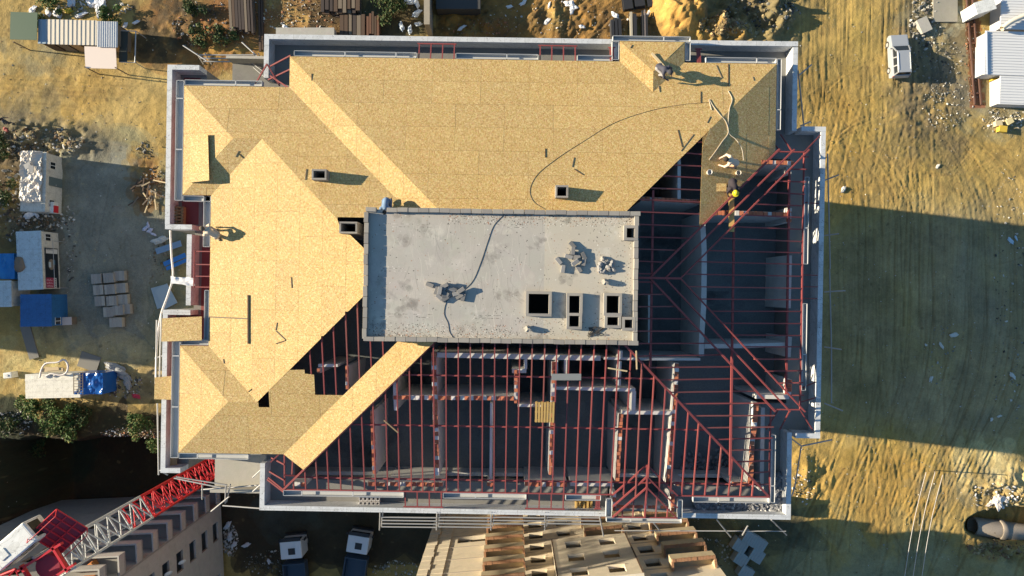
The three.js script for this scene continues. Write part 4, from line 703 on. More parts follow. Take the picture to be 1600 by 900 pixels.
{
  const [T, y] = cabin('site_cabin', 'pale blue ribbed roof cabin with a printed banner on its front', [46, 407], 2.35, 5.7, 2.7, 2.5, cream, paleBlue, { windows: [-2.3], pitch: 0.36 });
  const tex = canvasTex(512, 256, (x, w, h) => {
    x.fillStyle = '#16222c'; x.fillRect(0, 0, w, h); x.fillStyle = '#a03a55'; x.fillRect(0, 0, 130, 150); x.fillStyle = '#e0c8cc'; for (let i = 0; i < 26; i++) x.fillRect(10 + (i % 3) * 38 + rr(0, 8), 10 + Math.floor(i / 3) * 15, rr(8, 24), 7);
    x.fillStyle = '#c9c6c0'; x.fillRect(0, 150, 128, 60); x.fillStyle = '#20262c'; for (let i = 0; i < 4; i++) x.fillRect(14 + i * 28, 162, 12, 34);
    x.fillStyle = '#8a7f70'; x.beginPath(); x.ellipse(300, 120, 70, 62, 0, 0, 7); x.fill(); x.fillStyle = '#b8c8d0'; x.fillRect(262, 66, 70, 46); x.fillStyle = '#4a7a94'; x.fillRect(300, 150, 60, 44);
    x.save(); x.translate(w - 40, h / 2); x.restore(); x.fillStyle = '#d9d7d2'; x.fillRect(440, 20, 60, 230); x.save(); x.translate(482, 30); x.rotate(Math.PI / 2); x.fillStyle = '#22303c'; x.font = 'bold 36px sans-serif'; x.fillText('ASSROIS', 0, 0); x.restore();
  });
  tex.wrapS = tex.wrapT = THREE.ClampToEdgeWrapping; const g = new THREE.PlaneGeometry(4.0, 1.9); g.rotateY(Math.PI / 2); const o = mesh('banner', g, mat([0.9, 0.9, 0.9], 0.7, { map: tex, side: THREE.DoubleSide }), T, [1.26, 1.35, 0.75]);
  mesh('awning_post', merge([pipeG(V(1.95, 0, -1.9), V(1.95, 2.1, -1.9), 0.03), pipeG(V(1.95, 0, 2.8), V(1.95, 2.1, 2.8), 0.03), pipeG(V(1.95, 2.1, -1.9), V(1.95, 2.1, 2.8), 0.03)]), M.scaffold, T);
  tag(mesh('dirt_heap', (() => { const g = new THREE.SphereGeometry(0.55, 18, 10); const p = g.attributes.position; for (let i = 0; i < p.count; i++) { const k = 0.75 + 0.6 * fbm(p.getX(i) * 4 + 2, p.getZ(i) * 4); p.setXYZ(i, p.getX(i) * k, Math.max(-0.02, p.getY(i) * 0.5 * k), p.getZ(i) * k * 1.3); } g.computeVertexNormals(); return g; })(), M.oldWood, scene, [T.position.x - 0.95, T.position.y + y + 0.04, T.position.z + 0.4]), 'brown mud heap on the pale blue cabin roof', 'heap');
}
cabin('site_cabin', 'deep blue box cabin below the pale blue cabin', [56, 485], 3.0, 3.1, 2.5, 0.5, blueCoat, mat([0.04, 0.24, 0.68], 0.5, { map: parapetTex }), { pitch: 0.6, windows: [1.1] });
cabin('site_cabin', 'small pale cabin at the left edge beside the deep blue cabin', [4, 459], 1.6, 2.5, 2.6, 1, cream, paleBlue, { pitch: 0.6 });
cabin('site_cabin', 'long cream container with a ladder and coiled hose on its roof', [82, 603], 5.3, 2.3, 2.5, 1.2, cream, mat([1.42, 1.36, 1.22], 0.6, { map: parapetTex }), { pitch: 1.1 });
function tarp(name, label, px0, px1, py0, py1, y, m, amp) { const a = at(px0, py0, y), b = at(px1, py1, y), w = b.x - a.x, d = b.z - a.z, g = new THREE.BoxGeometry(w, y, d, 30, 4, 24), p = g.attributes.position; for (let i = 0; i < p.count; i++) { const x = p.getX(i), z = p.getZ(i), t = (p.getY(i) / y + 0.5); p.setY(i, p.getY(i) + (fbm(x * 2.2 + 5, z * 1.2) - 0.5) * amp * t); p.setX(i, x * (1 + 0.05 * (1 - t)) + (fbm(z * 2, x + p.getY(i)) - 0.5) * amp * 0.3); } g.computeVertexNormals(); return tag(mesh(name, g, m, scene, [(a.x + b.x) / 2, y / 2, (a.z + b.z) / 2]), label, 'tarpaulin'); }
tarp('blue_tarpaulin', 'glossy blue tarpaulin over the end of the cream container', 118, 160, 583, 616, 2.4, mat([0.015, 0.1, 0.36], 0.18), 0.5);
tarp('blue_tarpaulin', 'bright blue tarpaulin over a stack at the left edge', -6, 22, 396, 436, 1.9, mat([0.02, 0.2, 0.5], 0.4), 0.5);
{ const p = at(98, 502, 1.0), T = thing('crate', 'pale beige crate beside the deep blue cabin', 'crate', [p.x, groundY(p.x, p.z), p.z], R(3)); mesh('side_wall', boxG(1.5, 0.85, 0.75, 0, 0.42, 0), M.oldWood, T); mesh('lid', boxG(1.56, 0.06, 0.8, 0, 0.885, 0), mat([0.6, 0.5, 0.45], 0.7), T); }
{ const p = at(10, 587, 1.0), T = thing('water_tank', 'small white tank standing alone on the sunlit yard', 'tank', [p.x, groundY(p.x, p.z) - 0.03, p.z], R(5)); mesh('shell', new RoundedBoxGeometry(0.85, 1.0, 0.6, 3, 0.08).translate(0, 0.5, 0), M.white, T); mesh('cap', new THREE.CylinderGeometry(0.12, 0.12, 0.06, 14).translate(0, 1.03, 0), M.steel, T); }
{ const p = at(121, 600, 2.75); const T = thing('roof_ladder', 'short ladder lying on the cream container roof', 'ladder', [p.x, 2.62, p.z]); for (const s of [-1, 1]) mesh('rail', boxG(0.05, 0.06, 2.0, s * 0.45, 0, 0), M.oldWood, T); for (let k = 0; k < 7; k++) mesh('rung', boxG(0.86, 0.04, 0.04, 0, 0.02, -0.85 + k * 0.28), M.oldWood, T); }
{ const pts = [[62, 590], [66, 575], [72, 568], [90, 566], [100, 562], [106, 570], [104, 582], [96, 586], [80, 584], [72, 588]].map(([x, y]) => at(x, y, 2.72)); tag(mesh('hose', new THREE.TubeGeometry(new THREE.CatmullRomCurve3(pts), 80, 0.09, 6), M.rope), 'thick pale hose looped over the cream container roof', 'hose'); }
{ const p = at(84, 577, 2.7), T = thing('board_stack', 'stack of tan boards on the upper edge of the cream container', 'boards', [p.x, 2.66, p.z]); for (let k = 0; k < 4; k++) mesh('board', boxG(2.2 - k * 0.3, 0.06, 0.34, rr(-0.2, 0.2), 0.03 + k * 0.065, rr(-0.1, 0.1)), M.paleWood, T).rotation.y = rr(-0.1, 0.1); }
// hut hidden south-east of the building; only its shadow shows
{ const T = thing('site_hut', 'site hut standing close under the south-east corner of the building', 'hut', [22.4, 0, 21.6], 0); mesh('wall', boxG(2.4, 2.6, 1.7, 0, 1.3, 0), cream, T); mesh('roof', ribs(2.5, 1.8, 0.08, 0.4), M.white, T, [0, 2.602, 0]); mesh('door', boxG(0.8, 1.9, 0.05, 0, 0.95, 0.876), M.oldWood, T); }

// ---------------------------------------------------------------- block pallets
const blockGreys = [[0.6, 0.58, 0.56], [0.68, 0.66, 0.62], [0.55, 0.53, 0.51]].map((c) => mat(c, 0.9, { map: concreteTex }));
function blockStack(px, py, w, d, h, label, turn, tone) {
  const p = at(px, py, h), gy = groundY(p.x, p.z), T = thing('block_stack', label, 'block stack', [p.x, gy - 0.02, p.z], R(turn), tone ? 'grey blue block stacks by the south-east corner' : 'block stacks in the shaded yard');
  mesh('pallet', merge([boxG(w, 0.04, d, 0, 0.13, 0), boxG(0.1, 0.11, d, -w / 2 + 0.06, 0.055, 0), boxG(0.1, 0.11, d, w / 2 - 0.06, 0.055, 0)]), M.oldWood, T);
  const n = Math.max(3, Math.round(w / 0.3)), L = Math.round((h - 0.2) / 0.25);
  for (let k = 0; k < n; k++) { const lst = []; for (let j = 0; j < L; j++) lst.push(boxG(w / n - 0.015, 0.238, d - 0.02, -w / 2 + (k + 0.5) * w / n, 0.16 + 0.12 + j * 0.25, rr(-0.015, 0.015))); mesh('block_row', merge(lst), tone ? tone : blockGreys[Math.floor(rnd() * 3)], T); }
}
const rowName = ['top row', 'second row', 'third row', 'fourth row'];
[[149, 435.5, 168, 434, 185, 431], [152, 453, 170, 452, 187, 450], [154.5, 470.5, 173, 470, 190, 468], [168, 487.5, 183, 485, 194, 483]].forEach((r, i) => { for (let k = 0; k < 3; k++) blockStack(r[k * 2], r[k * 2 + 1], k ? 1.05 : 1.02, 1.0, k === 2 ? 0.75 : 1.0, `grey building blocks on a pallet, ${['left', 'middle', 'right'][k]} stack in the ${rowName[i]}`, 4); });
blockStack(181, 503.5, 1.3, 1.0, 0.6, 'low brownish remainder of building blocks below the pallet rows', 2);
const blueGrey = mat([0.62, 0.68, 0.72], 0.85, { map: concreteTex });
[[1173, 843, 'upper'], [1158, 855, 'left'], [1188, 852, 'right'], [1160, 876, 'lower left'], [1184, 870, 'lower right'], [1167, 897, 'bottom']].forEach(([x, y, n]) => blockStack(x, y, 1.35, 1.25, 1.3, `wrapped grey blue block stack, ${n} one of the heap by the south-east corner`, -32, blueGrey));

// ---------------------------------------------------------------- sheds and stores along the top
function roofPanel(T, name, x0, x1, z0, z1, y, m, pitch, tilt = 0) { const w = x1 - x0, d = z1 - z0, gs = [boxG(w, 0.04, d)]; if (pitch) for (let x = -w / 2 + pitch / 2; x < w / 2; x += pitch) gs.push(boxG(pitch * 0.2, 0.035, d, x, 0.0385, 0)); const o = mesh(name, merge(gs), m, T, [(x0 + x1) / 2, y, (z0 + z1) / 2], [tilt, 0, 0]); return o; }
{
  const p = at(120, 60, 0), T = thing('work_shed', 'long shed with green, cream ribbed and grey ribbed roof sheets', 'shed', [p.x, groundY(p.x, p.z) - 0.1, p.z], R(-1.5)); const Q = (px, py, y) => { const q = at(px, py, y); return [q.x - p.x, q.z - p.z]; };
  let [a, b] = Q(15, 20, 2.9), [c, d] = Q(57, 63, 2.9); roofPanel(T, 'green_roof', a, c, b, d, 2.95, mat([0.055, 0.1, 0.055], 0.6), 0);
  [a, b] = Q(58, 30, 2.7); [c, d] = Q(73, 68, 2.7); roofPanel(T, 'grey_roof', a, c, b, d, 2.66, mat([0.28, 0.36, 0.42], 0.5), 0.5);
  [a, b] = Q(73.5, 30, 2.7); [c, d] = Q(150, 68.5, 2.7); roofPanel(T, 'cream_roof', a, c, b, d, 2.7, mat([0.66, 0.58, 0.46], 0.55), 0.43, 0.03);
  [a, b] = Q(151, 31, 2.7); [c, d] = Q(183, 71, 2.7); roofPanel(T, 'ribbed_roof', a, c, b, d, 2.72, mat([0.6, 0.6, 0.6], 0.5), 0.22, 0.03);
  [a, b] = Q(132, 71, 2.5); [c, d] = Q(183, 105, 2.3); roofPanel(T, 'canopy', a, c, b, d, 2.45, mat([0.72, 0.6, 0.52], 0.6), 0, 0.12);
  [a, b] = Q(60, 34, 2.6); [c, d] = Q(182, 66, 2.6); for (const [x0, x1, z0, z1] of [[a, c, b, b + 0.1], [a, a + 0.1, b, d], [c - 0.1, c, b, d]]) mesh('wall', span(x0, x1, 0, 2.6, z0, z1), M.oldWood, T);
  for (let k = 0; k < 6; k++) mesh('wall_board', span(a + (c - a) * k / 6 + 0.03, a + (c - a) * (k + 0.8) / 6, 0, 2.2, d - 0.08, d), [M.darkWood, M.oldWood, M.wood][k % 3], T);
  for (const [x, z] of [[Q(16, 21, 2.8)[0], b], [Q(16, 21, 2.8)[0], d], [Q(133, 103, 2.4)[0], Q(133, 103, 2.4)[1]], [Q(181, 103, 2.4)[0], Q(181, 103, 2.4)[1]]]) mesh('post', pipeG(V(x, 0, z), V(x, 2.5, z), 0.06), M.oldWood, T);
  [a, b] = Q(185, 45, 2.0); [c, d] = Q(211, 94, 2.0); mesh('pen_frame', merge([pipeG(V(a, 2, b), V(c, 2, b), 0.04), pipeG(V(c, 2, b), V(c, 2, d), 0.06), pipeG(V(a, 2, d), V(c, 2, d), 0.04), pipeG(V(c, 0, d), V(c, 2, d), 0.05), pipeG(V(c, 0, b), V(c, 2, b), 0.05)]), M.steel, T); mesh('pen_net', span(a, (a + c) / 2, 1.9, 1.93, b, d), mat([0.05, 0.055, 0.045], 0.9), T);
}
function lumber(name, label, px0, px1, py0, py1, h, n, m, turn = 0, cat = 'timber') {
  const a = at(px0, py0, h), b = at(px1, py1, h), w = b.x - a.x, d = b.z - a.z, cx = (a.x + b.x) / 2, cz = (a.z + b.z) / 2, T = thing(name, label, cat, [cx, groundY(cx, cz) - 0.1, cz], R(turn)); const L = Math.max(1, Math.round(h / 0.18));
  for (let k = 0; k < n; k++) for (let j = 0; j < L; j++) { const ww = w / n; mesh('plank', boxG(ww * rr(0.6, 0.94), 0.16, d * rr(0.86, 1), -w / 2 + (k + 0.5) * ww, 0.1 + j * 0.18, rr(-0.3, 0.3) * (d > 2 ? 1 : 0.2)), Array.isArray(m) ? m[Math.floor(rnd() * m.length)] : m, T); }
}
const bm = [M.darkWood, mat([0.05, 0.035, 0.03], 0.8), M.oldWood];
lumber('plank_stack', 'stack of long dark planks left of the north-west roof corner', 356, 394, -30, 50, 0.9, 8, bm, 3);
lumber('plank_stack', 'row of dark planks standing beside the north-west parapet', 402, 410, -30, 80, 0.4, 2, bm, 1);
lumber('formwork_stack', 'dark formwork panels above the north parapet near the plank stack', 500, 562, -20, 18, 1.0, 9, bm, 0, 'formwork');
lumber('formwork_stack', 'rows of black formwork grids just above the north parapet', 530, 570, 18, 56, 0.7, 6, bm, 0, 'formwork');
lumber('board_stack', 'reddish brown upright boards above the north parapet', 572, 592, 20, 56, 0.9, 5, [mat([0.15, 0.07, 0.04], 0.8), M.darkWood], 0, 'boards');
lumber('beam_stack', 'dark steel beams beside the sand heap', 955, 972, 28, 60, 0.9, 3, [M.black, mat([0.06, 0.06, 0.065], 0.5)], 2, 'beams');
lumber('beam_stack', 'pale topped beam standing left of the sand heap', 984, 996, 20, 62, 0.9, 2, [mat([0.45, 0.4, 0.3], 0.6), M.black], 1, 'beams');
lumber('beam_stack', 'grey paired beams nearest the sand heap', 1004, 1013, 18, 60, 0.9, 3, [mat([0.2, 0.17, 0.16], 0.6), M.black], 1, 'beams');
lumber('steel_box', 'flat black steel panels at the top edge beside the sand heap', 972, 1028, -14, 10, 0.6, 3, [M.black], 8, 'panels');
function slabThing(name, label, cat, px0, px1, py0, py1, h, m, turn = 0) { const a = at(px0, py0, h), b = at(px1, py1, h), cx = (a.x + b.x) / 2, cz = (a.z + b.z) / 2, gy = groundY(cx, cz); const T = thing(name, label, cat, [cx, gy - 0.15, cz], R(turn)); mesh('body', boxG(b.x - a.x, h + 0.15 - gy, b.z - a.z, 0, (h + 0.15 - gy) / 2, 0), m, T); mesh('top_edge', boxG(b.x - a.x + 0.06, 0.08, b.z - a.z + 0.06, 0, h + 0.192 - gy, 0), m, T); return T; }
slabThing('low_wall', 'low pale concrete wall just outside the north parapet', 'wall', 432, 522, 44, 56, 1.0, M.concrete);
slabThing('retaining_wall', 'tall narrow concrete wall running away from the north parapet', 'wall', 663, 671, -40, 38, 3.0, mat([0.66, 0.6, 0.5], 0.9, { map: concreteTex }));
slabThing('dark_shed', 'dark roofed low store right of the narrow concrete wall', 'shed', 682, 750, -50, 14, 1.6, mat([0.06, 0.058, 0.055], 0.8));
// ---------------------------------------------------------------- warehouse and stores at the upper right
{
  const p = at(1575, 90, 0), T = thing('warehouse', 'white ribbed metal roof warehouse at the upper right', 'warehouse', [p.x, groundY(p.x, p.z) - 0.2, p.z], R(-2)); const Q = (px, py, y) => { const q = at(px, py, y); return [q.x - p.x, q.z - p.z]; };
  const wm = mat([0.66, 0.66, 0.66], 0.45); const rz = (x0, x1, z0, z1, y) => { const w = x1 - x0, d = z1 - z0, gs = [boxG(w, 0.08, d)]; for (let z = -d / 2 + 0.14; z < d / 2; z += 0.28) gs.push(boxG(w, 0.06, 0.08, 0, 0.071, z)); mesh('roof', merge(gs), wm, T, [(x0 + x1) / 2, y, (z0 + z1) / 2]); mesh('wall', boxG(w - 0.3, y, d - 0.3, (x0 + x1) / 2, y / 2 - 0.05, (z0 + z1) / 2), mat([0.5, 0.5, 0.5], 0.6), T); };
  let [a, b] = Q(1540, 49, 1.8), [c, d] = Q(1680, 118, 1.8); rz(a, c, b, d, 2.0); [a, b] = Q(1566, 118.5, 1.8); [c, d] = Q(1680, 163, 1.8); rz(a, c, b, d, 1.95); [a, b] = Q(1562, -40, 1.8); [c, d] = Q(1680, 46, 1.8); rz(a, c, b, d, 2.05);
  mesh('gutter_pipe', pipeG(V(...[Q(1543, 50, 2)[0], 2.16, Q(1543, 50, 2)[1]]), V(Q(1546, 117, 2)[0], 2.16, Q(1546, 117, 2)[1]), 0.07), mat([0.25, 0.3, 0.4], 0.5), T);
  const pts = [[1568, 44], [1582, 33], [1600, 24], [1625, 14]].map(([x, y]) => { const q = Q(x, y, 2.6); return V(q[0], 2.6, q[1]); }); mesh('duct', new THREE.TubeGeometry(new THREE.CatmullRomCurve3(pts), 20, 0.25, 10), mat([0.7, 0.62, 0.48], 0.6), T);
}
{ const p = at(1541, 8, 2.4), T = thing('white_container', 'white container tilted beside the warehouse at the top edge', 'container', [p.x, groundY(p.x, p.z) - 0.1, p.z], R(17)); mesh('shell', boxG(1.9, 2.3, 1.1, 0, 1.15, 0), M.white, T); mesh('roof', boxG(2.0, 0.08, 1.2, 0, 2.342, 0), M.white, T); mesh('door', boxG(0.05, 1.8, 0.8, 0.977, 1.0, 0), M.steel, T); }
function crate(px, py, s, label, m, turn) { const q = onGround(px, py), T = thing('crate', label, 'crate', [q.x, q.y - 0.04, q.z], R(turn)); mesh('box', new RoundedBoxGeometry(s, s * 0.7, s * 0.8, 2, 0.05).translate(0, s * 0.35, 0), m, T); mesh('lid', boxG(s * 1.04, 0.05, s * 0.84, 0, s * 0.7 + 0.027, 0), m, T); }
const yel = mat([0.62, 0.42, 0.05], 0.6), tan = mat([0.6, 0.5, 0.3], 0.7);
crate(1551, 122, 0.7, 'bright yellow crate against the warehouse corner', yel, 12); crate(1556, 194, 0.65, 'tan crate, left one of three below the warehouse', tan, 10); crate(1573, 191, 0.65, 'pale yellow crate, right one of three below the warehouse', mat([0.66, 0.56, 0.3], 0.7), 30); crate(1562, 203, 0.75, 'yellow crate, lowest of three below the warehouse', yel, -8);
slabThing('concrete_pad', 'pale concrete pad left of the rust coloured strip', 'pad', 1458, 1495, -30, 34, 0.12, mat([0.6, 0.57, 0.5], 0.9, { map: concreteTex }));
slabThing('broken_slab', 'broken concrete slab lying in rubble above the silver car', 'slab', 1436, 1452, 28, 50, 0.4, M.concrete, 25);
{ const T = thing('rail', 'long rusty steel rail lying along the strip beside the warehouse', 'rail', [0, 0, 0]); const f = (px, py) => { const q = onGround(px, py); q.y += 0.1; return q; }; for (const [x0, x1] of [[1508, 1522], [1517, 1532]]) mesh('bar', barG(f(x0, -20), f(x1, 164), 0.12, 0.16), mat([0.1, 0.05, 0.035], 0.8), T); for (let y = -10; y < 160; y += 26) mesh('tie', barG(f(1506 + y * 0.08, y), f(1520 + y * 0.08, y), 0.1, 0.1), mat([0.16, 0.07, 0.04], 0.8), T); }

// ---------------------------------------------------------------- vehicles
function wheelG(r, w) { const tyre = new THREE.CylinderGeometry(r, r, w, 20); tyre.rotateZ(Math.PI / 2); return tyre; }
{
  const q = onGround(1406, 92), T = thing('parked_car', 'silver car parked on the sandy track', 'car', [q.x - 0.5, q.y, q.z], R(3)); const silver = mat([0.42, 0.43, 0.44], 0.3, { metalness: 0.25 });
  const prof = (pts, w, bev) => { const s = new THREE.Shape(pts.map(([a, b]) => new THREE.Vector2(a, b))); const g = new THREE.ExtrudeGeometry(s, { depth: w - 2 * bev, bevelEnabled: true, bevelThickness: bev, bevelSize: bev * 0.7, bevelSegments: 3, curveSegments: 8 }); g.translate(0, 0, -(w - 2 * bev) / 2); g.rotateY(Math.PI / 2); return g; };   // side profile: first axis forward (-z)
  mesh('body', prof([[-2.0, 0.32], [2.0, 0.32], [2.12, 0.6], [2.05, 0.86], [1.1, 1.02], [-2.0, 1.05], [-2.1, 0.7]], 1.8, 0.12), silver, T);
  const hull = (b, t) => { const c = [[-b[0], b[3], b[1]], [b[0], b[3], b[1]], [b[0], b[3], b[2]], [-b[0], b[3], b[2]], [-t[0], t[3], t[1]], [t[0], t[3], t[1]], [t[0], t[3], t[2]], [-t[0], t[3], t[2]]], f = [[4, 7, 6, 5], [0, 4, 5, 1], [1, 5, 6, 2], [2, 6, 7, 3], [3, 7, 4, 0]], pos = []; for (const [i, j, k, l] of f) for (const m of [i, j, k, i, k, l]) pos.push(...c[m]); const g = new THREE.BufferGeometry(); g.setAttribute('position', new THREE.Float32BufferAttribute(pos, 3)); g.setAttribute('uv', new THREE.Float32BufferAttribute(new Float32Array(pos.length / 3 * 2), 2)); g.computeVertexNormals(); return g; };
  mesh('windows', hull([0.82, -1.05, 2.0, 1.03], [0.66, -0.3, 1.85, 1.56]), M.glass, T);
  mesh('roof', new RoundedBoxGeometry(1.36, 0.08, 2.2, 3, 0.035).translate(0, 1.6, 0.77), silver, T);
  for (const s of [-1, 1]) { for (const [z0, z1] of [[-1.0, -0.28], [0.25, 0.3], [1.1, 1.12], [1.98, 1.84]]) mesh('pillar', barG(V(s * 0.84, 1.05, z0), V(s * 0.685, 1.58, z1), 0.11, 0.07), silver, T); mesh('sill_trim', barG(V(s * 0.85, 1.05, -1.0), V(s * 0.85, 1.05, 1.98), 0.06, 0.06), silver, T); mesh('roof_rail', barG(V(s * 0.6, 1.67, -0.1), V(s * 0.6, 1.67, 1.6), 0.04, 0.04), M.white, T); mesh('mirror', new RoundedBoxGeometry(0.2, 0.14, 0.12, 2, 0.03).translate(s * 1.0, 1.05, -0.75), silver, T); mesh('headlight', boxG(0.4, 0.14, 0.08, s * 0.62, 0.78, -2.1), M.white, T); mesh('tail_light', boxG(0.16, 0.3, 0.1, s * 0.8, 0.9, 2.06), mat([0.4, 0.01, 0.01], 0.3), T); for (const z of [-1.35, 1.3]) { const w = mesh('wheel', wheelG(0.34, 0.22), M.rubber, T, [s * 0.8, 0.34, z]); mesh('rim', wheelG(0.2, 0.235), M.steel, w); } }
}
function lorry(px, py, turn, label) {
  const p = atLow(px, py, -9 + 2.9), T = thing('tipper_lorry', label, 'lorry', [p.x, groundY(p.x, p.z), p.z], R(turn), 'lorries parked south of the building'); const white = mat([0.7, 0.71, 0.72], 0.4), bed = mat([0.05, 0.075, 0.11], 0.6);
  const c = mesh('cab', new RoundedBoxGeometry(2.4, 2.3, 2.0, 3, 0.14).translate(0, 1.75, 0), white, T); mesh('windscreen', boxG(2.1, 0.9, 0.06, 0, 2.15, -1.01), M.glass, c); mesh('roof_hatch', boxG(0.75, 0.06, 0.7, 0.1, 2.93, 0.15), M.black, c); mesh('sun_visor', boxG(2.3, 0.08, 0.4, 0, 2.86, -1.15), M.black, c); mesh('bumper', boxG(2.45, 0.5, 0.25, 0, 0.75, -1.1), M.black, c); for (const s of [-1, 1]) mesh('mirror', merge([boxG(0.12, 0.7, 0.25, s * 1.45, 2.1, -0.9), boxG(0.3, 0.06, 0.06, s * 1.3, 2.4, -0.9)]), M.black, c);
  mesh('chassis', boxG(1.0, 0.3, 7.2, 0, 0.85, 3.4), M.black, T);
  const b = new THREE.Group(); b.name = 'tipper_bed'; T.add(b); mesh('floor', boxG(2.4, 0.1, 5.2, 0, 1.25, 4.3), bed, b); for (const s of [-1, 1]) mesh('side_wall', boxG(0.1, 1.2, 5.2, s * 1.2, 1.9, 4.3), bed, b); mesh('front_wall', boxG(2.3, 1.3, 0.1, 0, 1.95, 1.75), bed, b); mesh('tailgate', boxG(2.3, 1.1, 0.1, 0, 1.85, 6.85), bed, b);
  for (const s of [-1, 1]) for (const z of [-0.1, 4.6, 5.8]) { const w = mesh('wheel', wheelG(0.52, 0.35), M.rubber, T, [s * 0.98, 0.52, z]); mesh('rim', wheelG(0.28, 0.37), M.steel, w); }
}
lorry(454, 860, 5, 'white cab tipper lorry, left one of two below the south-west corner'); lorry(559, 851, -9, 'white cab tipper lorry with dark blue bed, right one of two');
// ---------------------------------------------------------------- concrete pipe in the trench
{
  const a = at(1520, 822, -1.6), T = thing('concrete_pipe', 'large pale concrete pipe lying in the trench at the right edge', 'pipe', [a.x, -2.62, a.z], R(-8)); const pm = mat([0.66, 0.58, 0.5], 0.85, { map: concreteTex });
  const tube = (x0, x1, r, t) => { const pts = [[r - t, x0], [r, x0], [r, x1], [r - t, x1], [r - t, x0]].map(([u, v]) => new THREE.Vector2(u, v)); const g = new THREE.LatheGeometry(pts, 32); g.rotateZ(-Math.PI / 2); g.translate(0, r, 0); return g; };
  mesh('pipe_section', tube(0, 3.0, 0.95, 0.14), pm, T); mesh('collar', tube(2.6, 3.1, 1.1, 0.14).translate(0, -0.15, 0), pm, T); mesh('pipe_section', tube(3.2, 7.5, 0.95, 0.14), pm, T);
}
{ const T = thing('power_line', 'three thin pale cables crossing the sand at the lower right', 'cable', [0, 0, 0]); for (const [x0, y0, x1, y1] of [[1447, 738, 1413, 905], [1461, 738, 1426, 905], [1473, 742, 1440, 905]]) { const a = at(x0, y0, 3), b = at(x1, y1, 9), pts = []; for (let k = 0; k <= 8; k++) { const p = a.clone().lerp(b, k / 8); p.y -= 0.3 * Math.sin(Math.PI * k / 8); pts.push(p); } mesh('cable', new THREE.TubeGeometry(new THREE.CatmullRomCurve3(pts), 24, 0.022, 6), M.rope, T); } mesh('anchor_post', pipeG(V(at(1460, 735, 0).x, 0, at(1460, 735, 0).z), V(at(1460, 737, 3).x, 3, at(1460, 737, 3).z), 0.05), M.oldWood, T); }

// ---------------------------------------------------------------- loose things on the roof
const toWorld = (x, y, z) => V(x, y, z).applyAxisAngle(V(0, 1, 0), -TURN);
function roofPoint(px, py, dy = 0) {             // the photo point dropped on to the sloping boards
  let y = 36, q; for (let i = 0; i < 6; i++) { q = plan(px, py, y); y = roofY(q[0], q[1]) + 0.02 + dy; } return V(q[0], y, q[1]);
}
function loose(name, label, cat, geo, m, group) { const o = mesh(name, geo, m); o.rotation.y = -TURN; return tag(o, label, cat, group); }
function board(px0, py0, px1, py1, w, h, m, label, lift = 0.03, group, name = 'loose_board') { return loose(name, label, 'board', barG(roofPoint(px0, py0, lift), roofPoint(px1, py1, lift), w, h), m, group); }
board(388, 461, 388, 537, 0.07, 0.07, M.darkWood, 'long dark board lying across the pale west slope', 0.03);
board(326, 495, 387, 498, 0.05, 0.05, M.oldWood, 'thin slat reaching from the west eave to the long dark board', 0.02);
board(1018, 83, 1037, 104, 0.13, 0.05, M.paleWood, 'pale board lying over the ridge of the north bay', 0.09);
board(1143, 303, 1143, 362, 0.26, 0.06, M.yellowWood, 'yellow board reaching over the open rafters from the east slope', 0.12);
board(862, 589, 908, 589, 0.32, 0.05, mat([0.2, 0.21, 0.21], 0.8), 'grey plank lying across the south rafters', 0.06);
board(950, 575, 980, 580, 0.07, 0.05, M.paleWood, 'short pale slat on the rafters below the concrete roof', 0.05);
board(994, 548, 995, 577, 0.06, 0.05, M.paleWood, 'short slat standing off the corner of the concrete roof', 0.06);
board(600, 657, 622, 676, 0.06, 0.05, M.wood, 'slanting slat on the rafters beside the diagonal strip', 0.05);
const chips = ['short upright offcut in the brown strip of the north-west wing', 'bent offcut end in the brown strip of the north-west wing', 'upper offcut of the zigzag on the west slope', 'middle offcut of the zigzag on the west slope', 'lowest offcut of the zigzag on the west slope', 'lone offcut left of the concrete roof on the west slope', 'offcut beside the left roof vent', 'tiny offcut at the top of the pale diagonal strip', 'upper offcut above the right roof vent', 'slanting offcut above the right roof vent', 'upright offcut left of the hoses on the north slope', 'long upright offcut right of the worker on the north bay', 'slanting offcut right of the worker on the north bay', 'long slanting offcut near the open edge of the north slope', 'offcut lying along the open edge of the north slope', 'short offcut beside the hoses at the hip', 'offcut just below the north bay', 'tiny offcut at the upper left of the north bay', 'offcut at the right end of the north slope', 'tiny offcut in the brown strip of the south-west wing', 'offcut on the ridge of the south-west wing', 'short upright offcut left above the right roof vent'];
for (const [a, b, c, d] of [[373, 236, 368, 245], [374, 241, 380, 247], [433, 504, 431, 516], [431, 517, 446, 531], [446, 532, 431, 537], [455, 433, 456, 450], [479, 264, 477, 281], [487, 115, 487, 126], [897, 246, 894, 261], [897, 264, 911, 273], [1095, 143, 1095, 161], [1138, 100, 1138, 135], [1119, 102, 1128, 122], [1059, 203, 1066, 230], [1084, 210, 1064, 236], [1110, 182, 1105, 192], [1029, 134, 1031, 144], [988, 70, 985, 75], [1176, 120, 1178, 126], [349, 561, 350, 568], [393, 608, 388, 612], [852, 232, 852, 246]]) board(a, b, c, d, 0.035, 0.03, rnd() < 0.5 ? M.darkWood : M.oldWood, chips.shift(), 0.015, 'wood offcuts on the roof', 'wood_offcut');
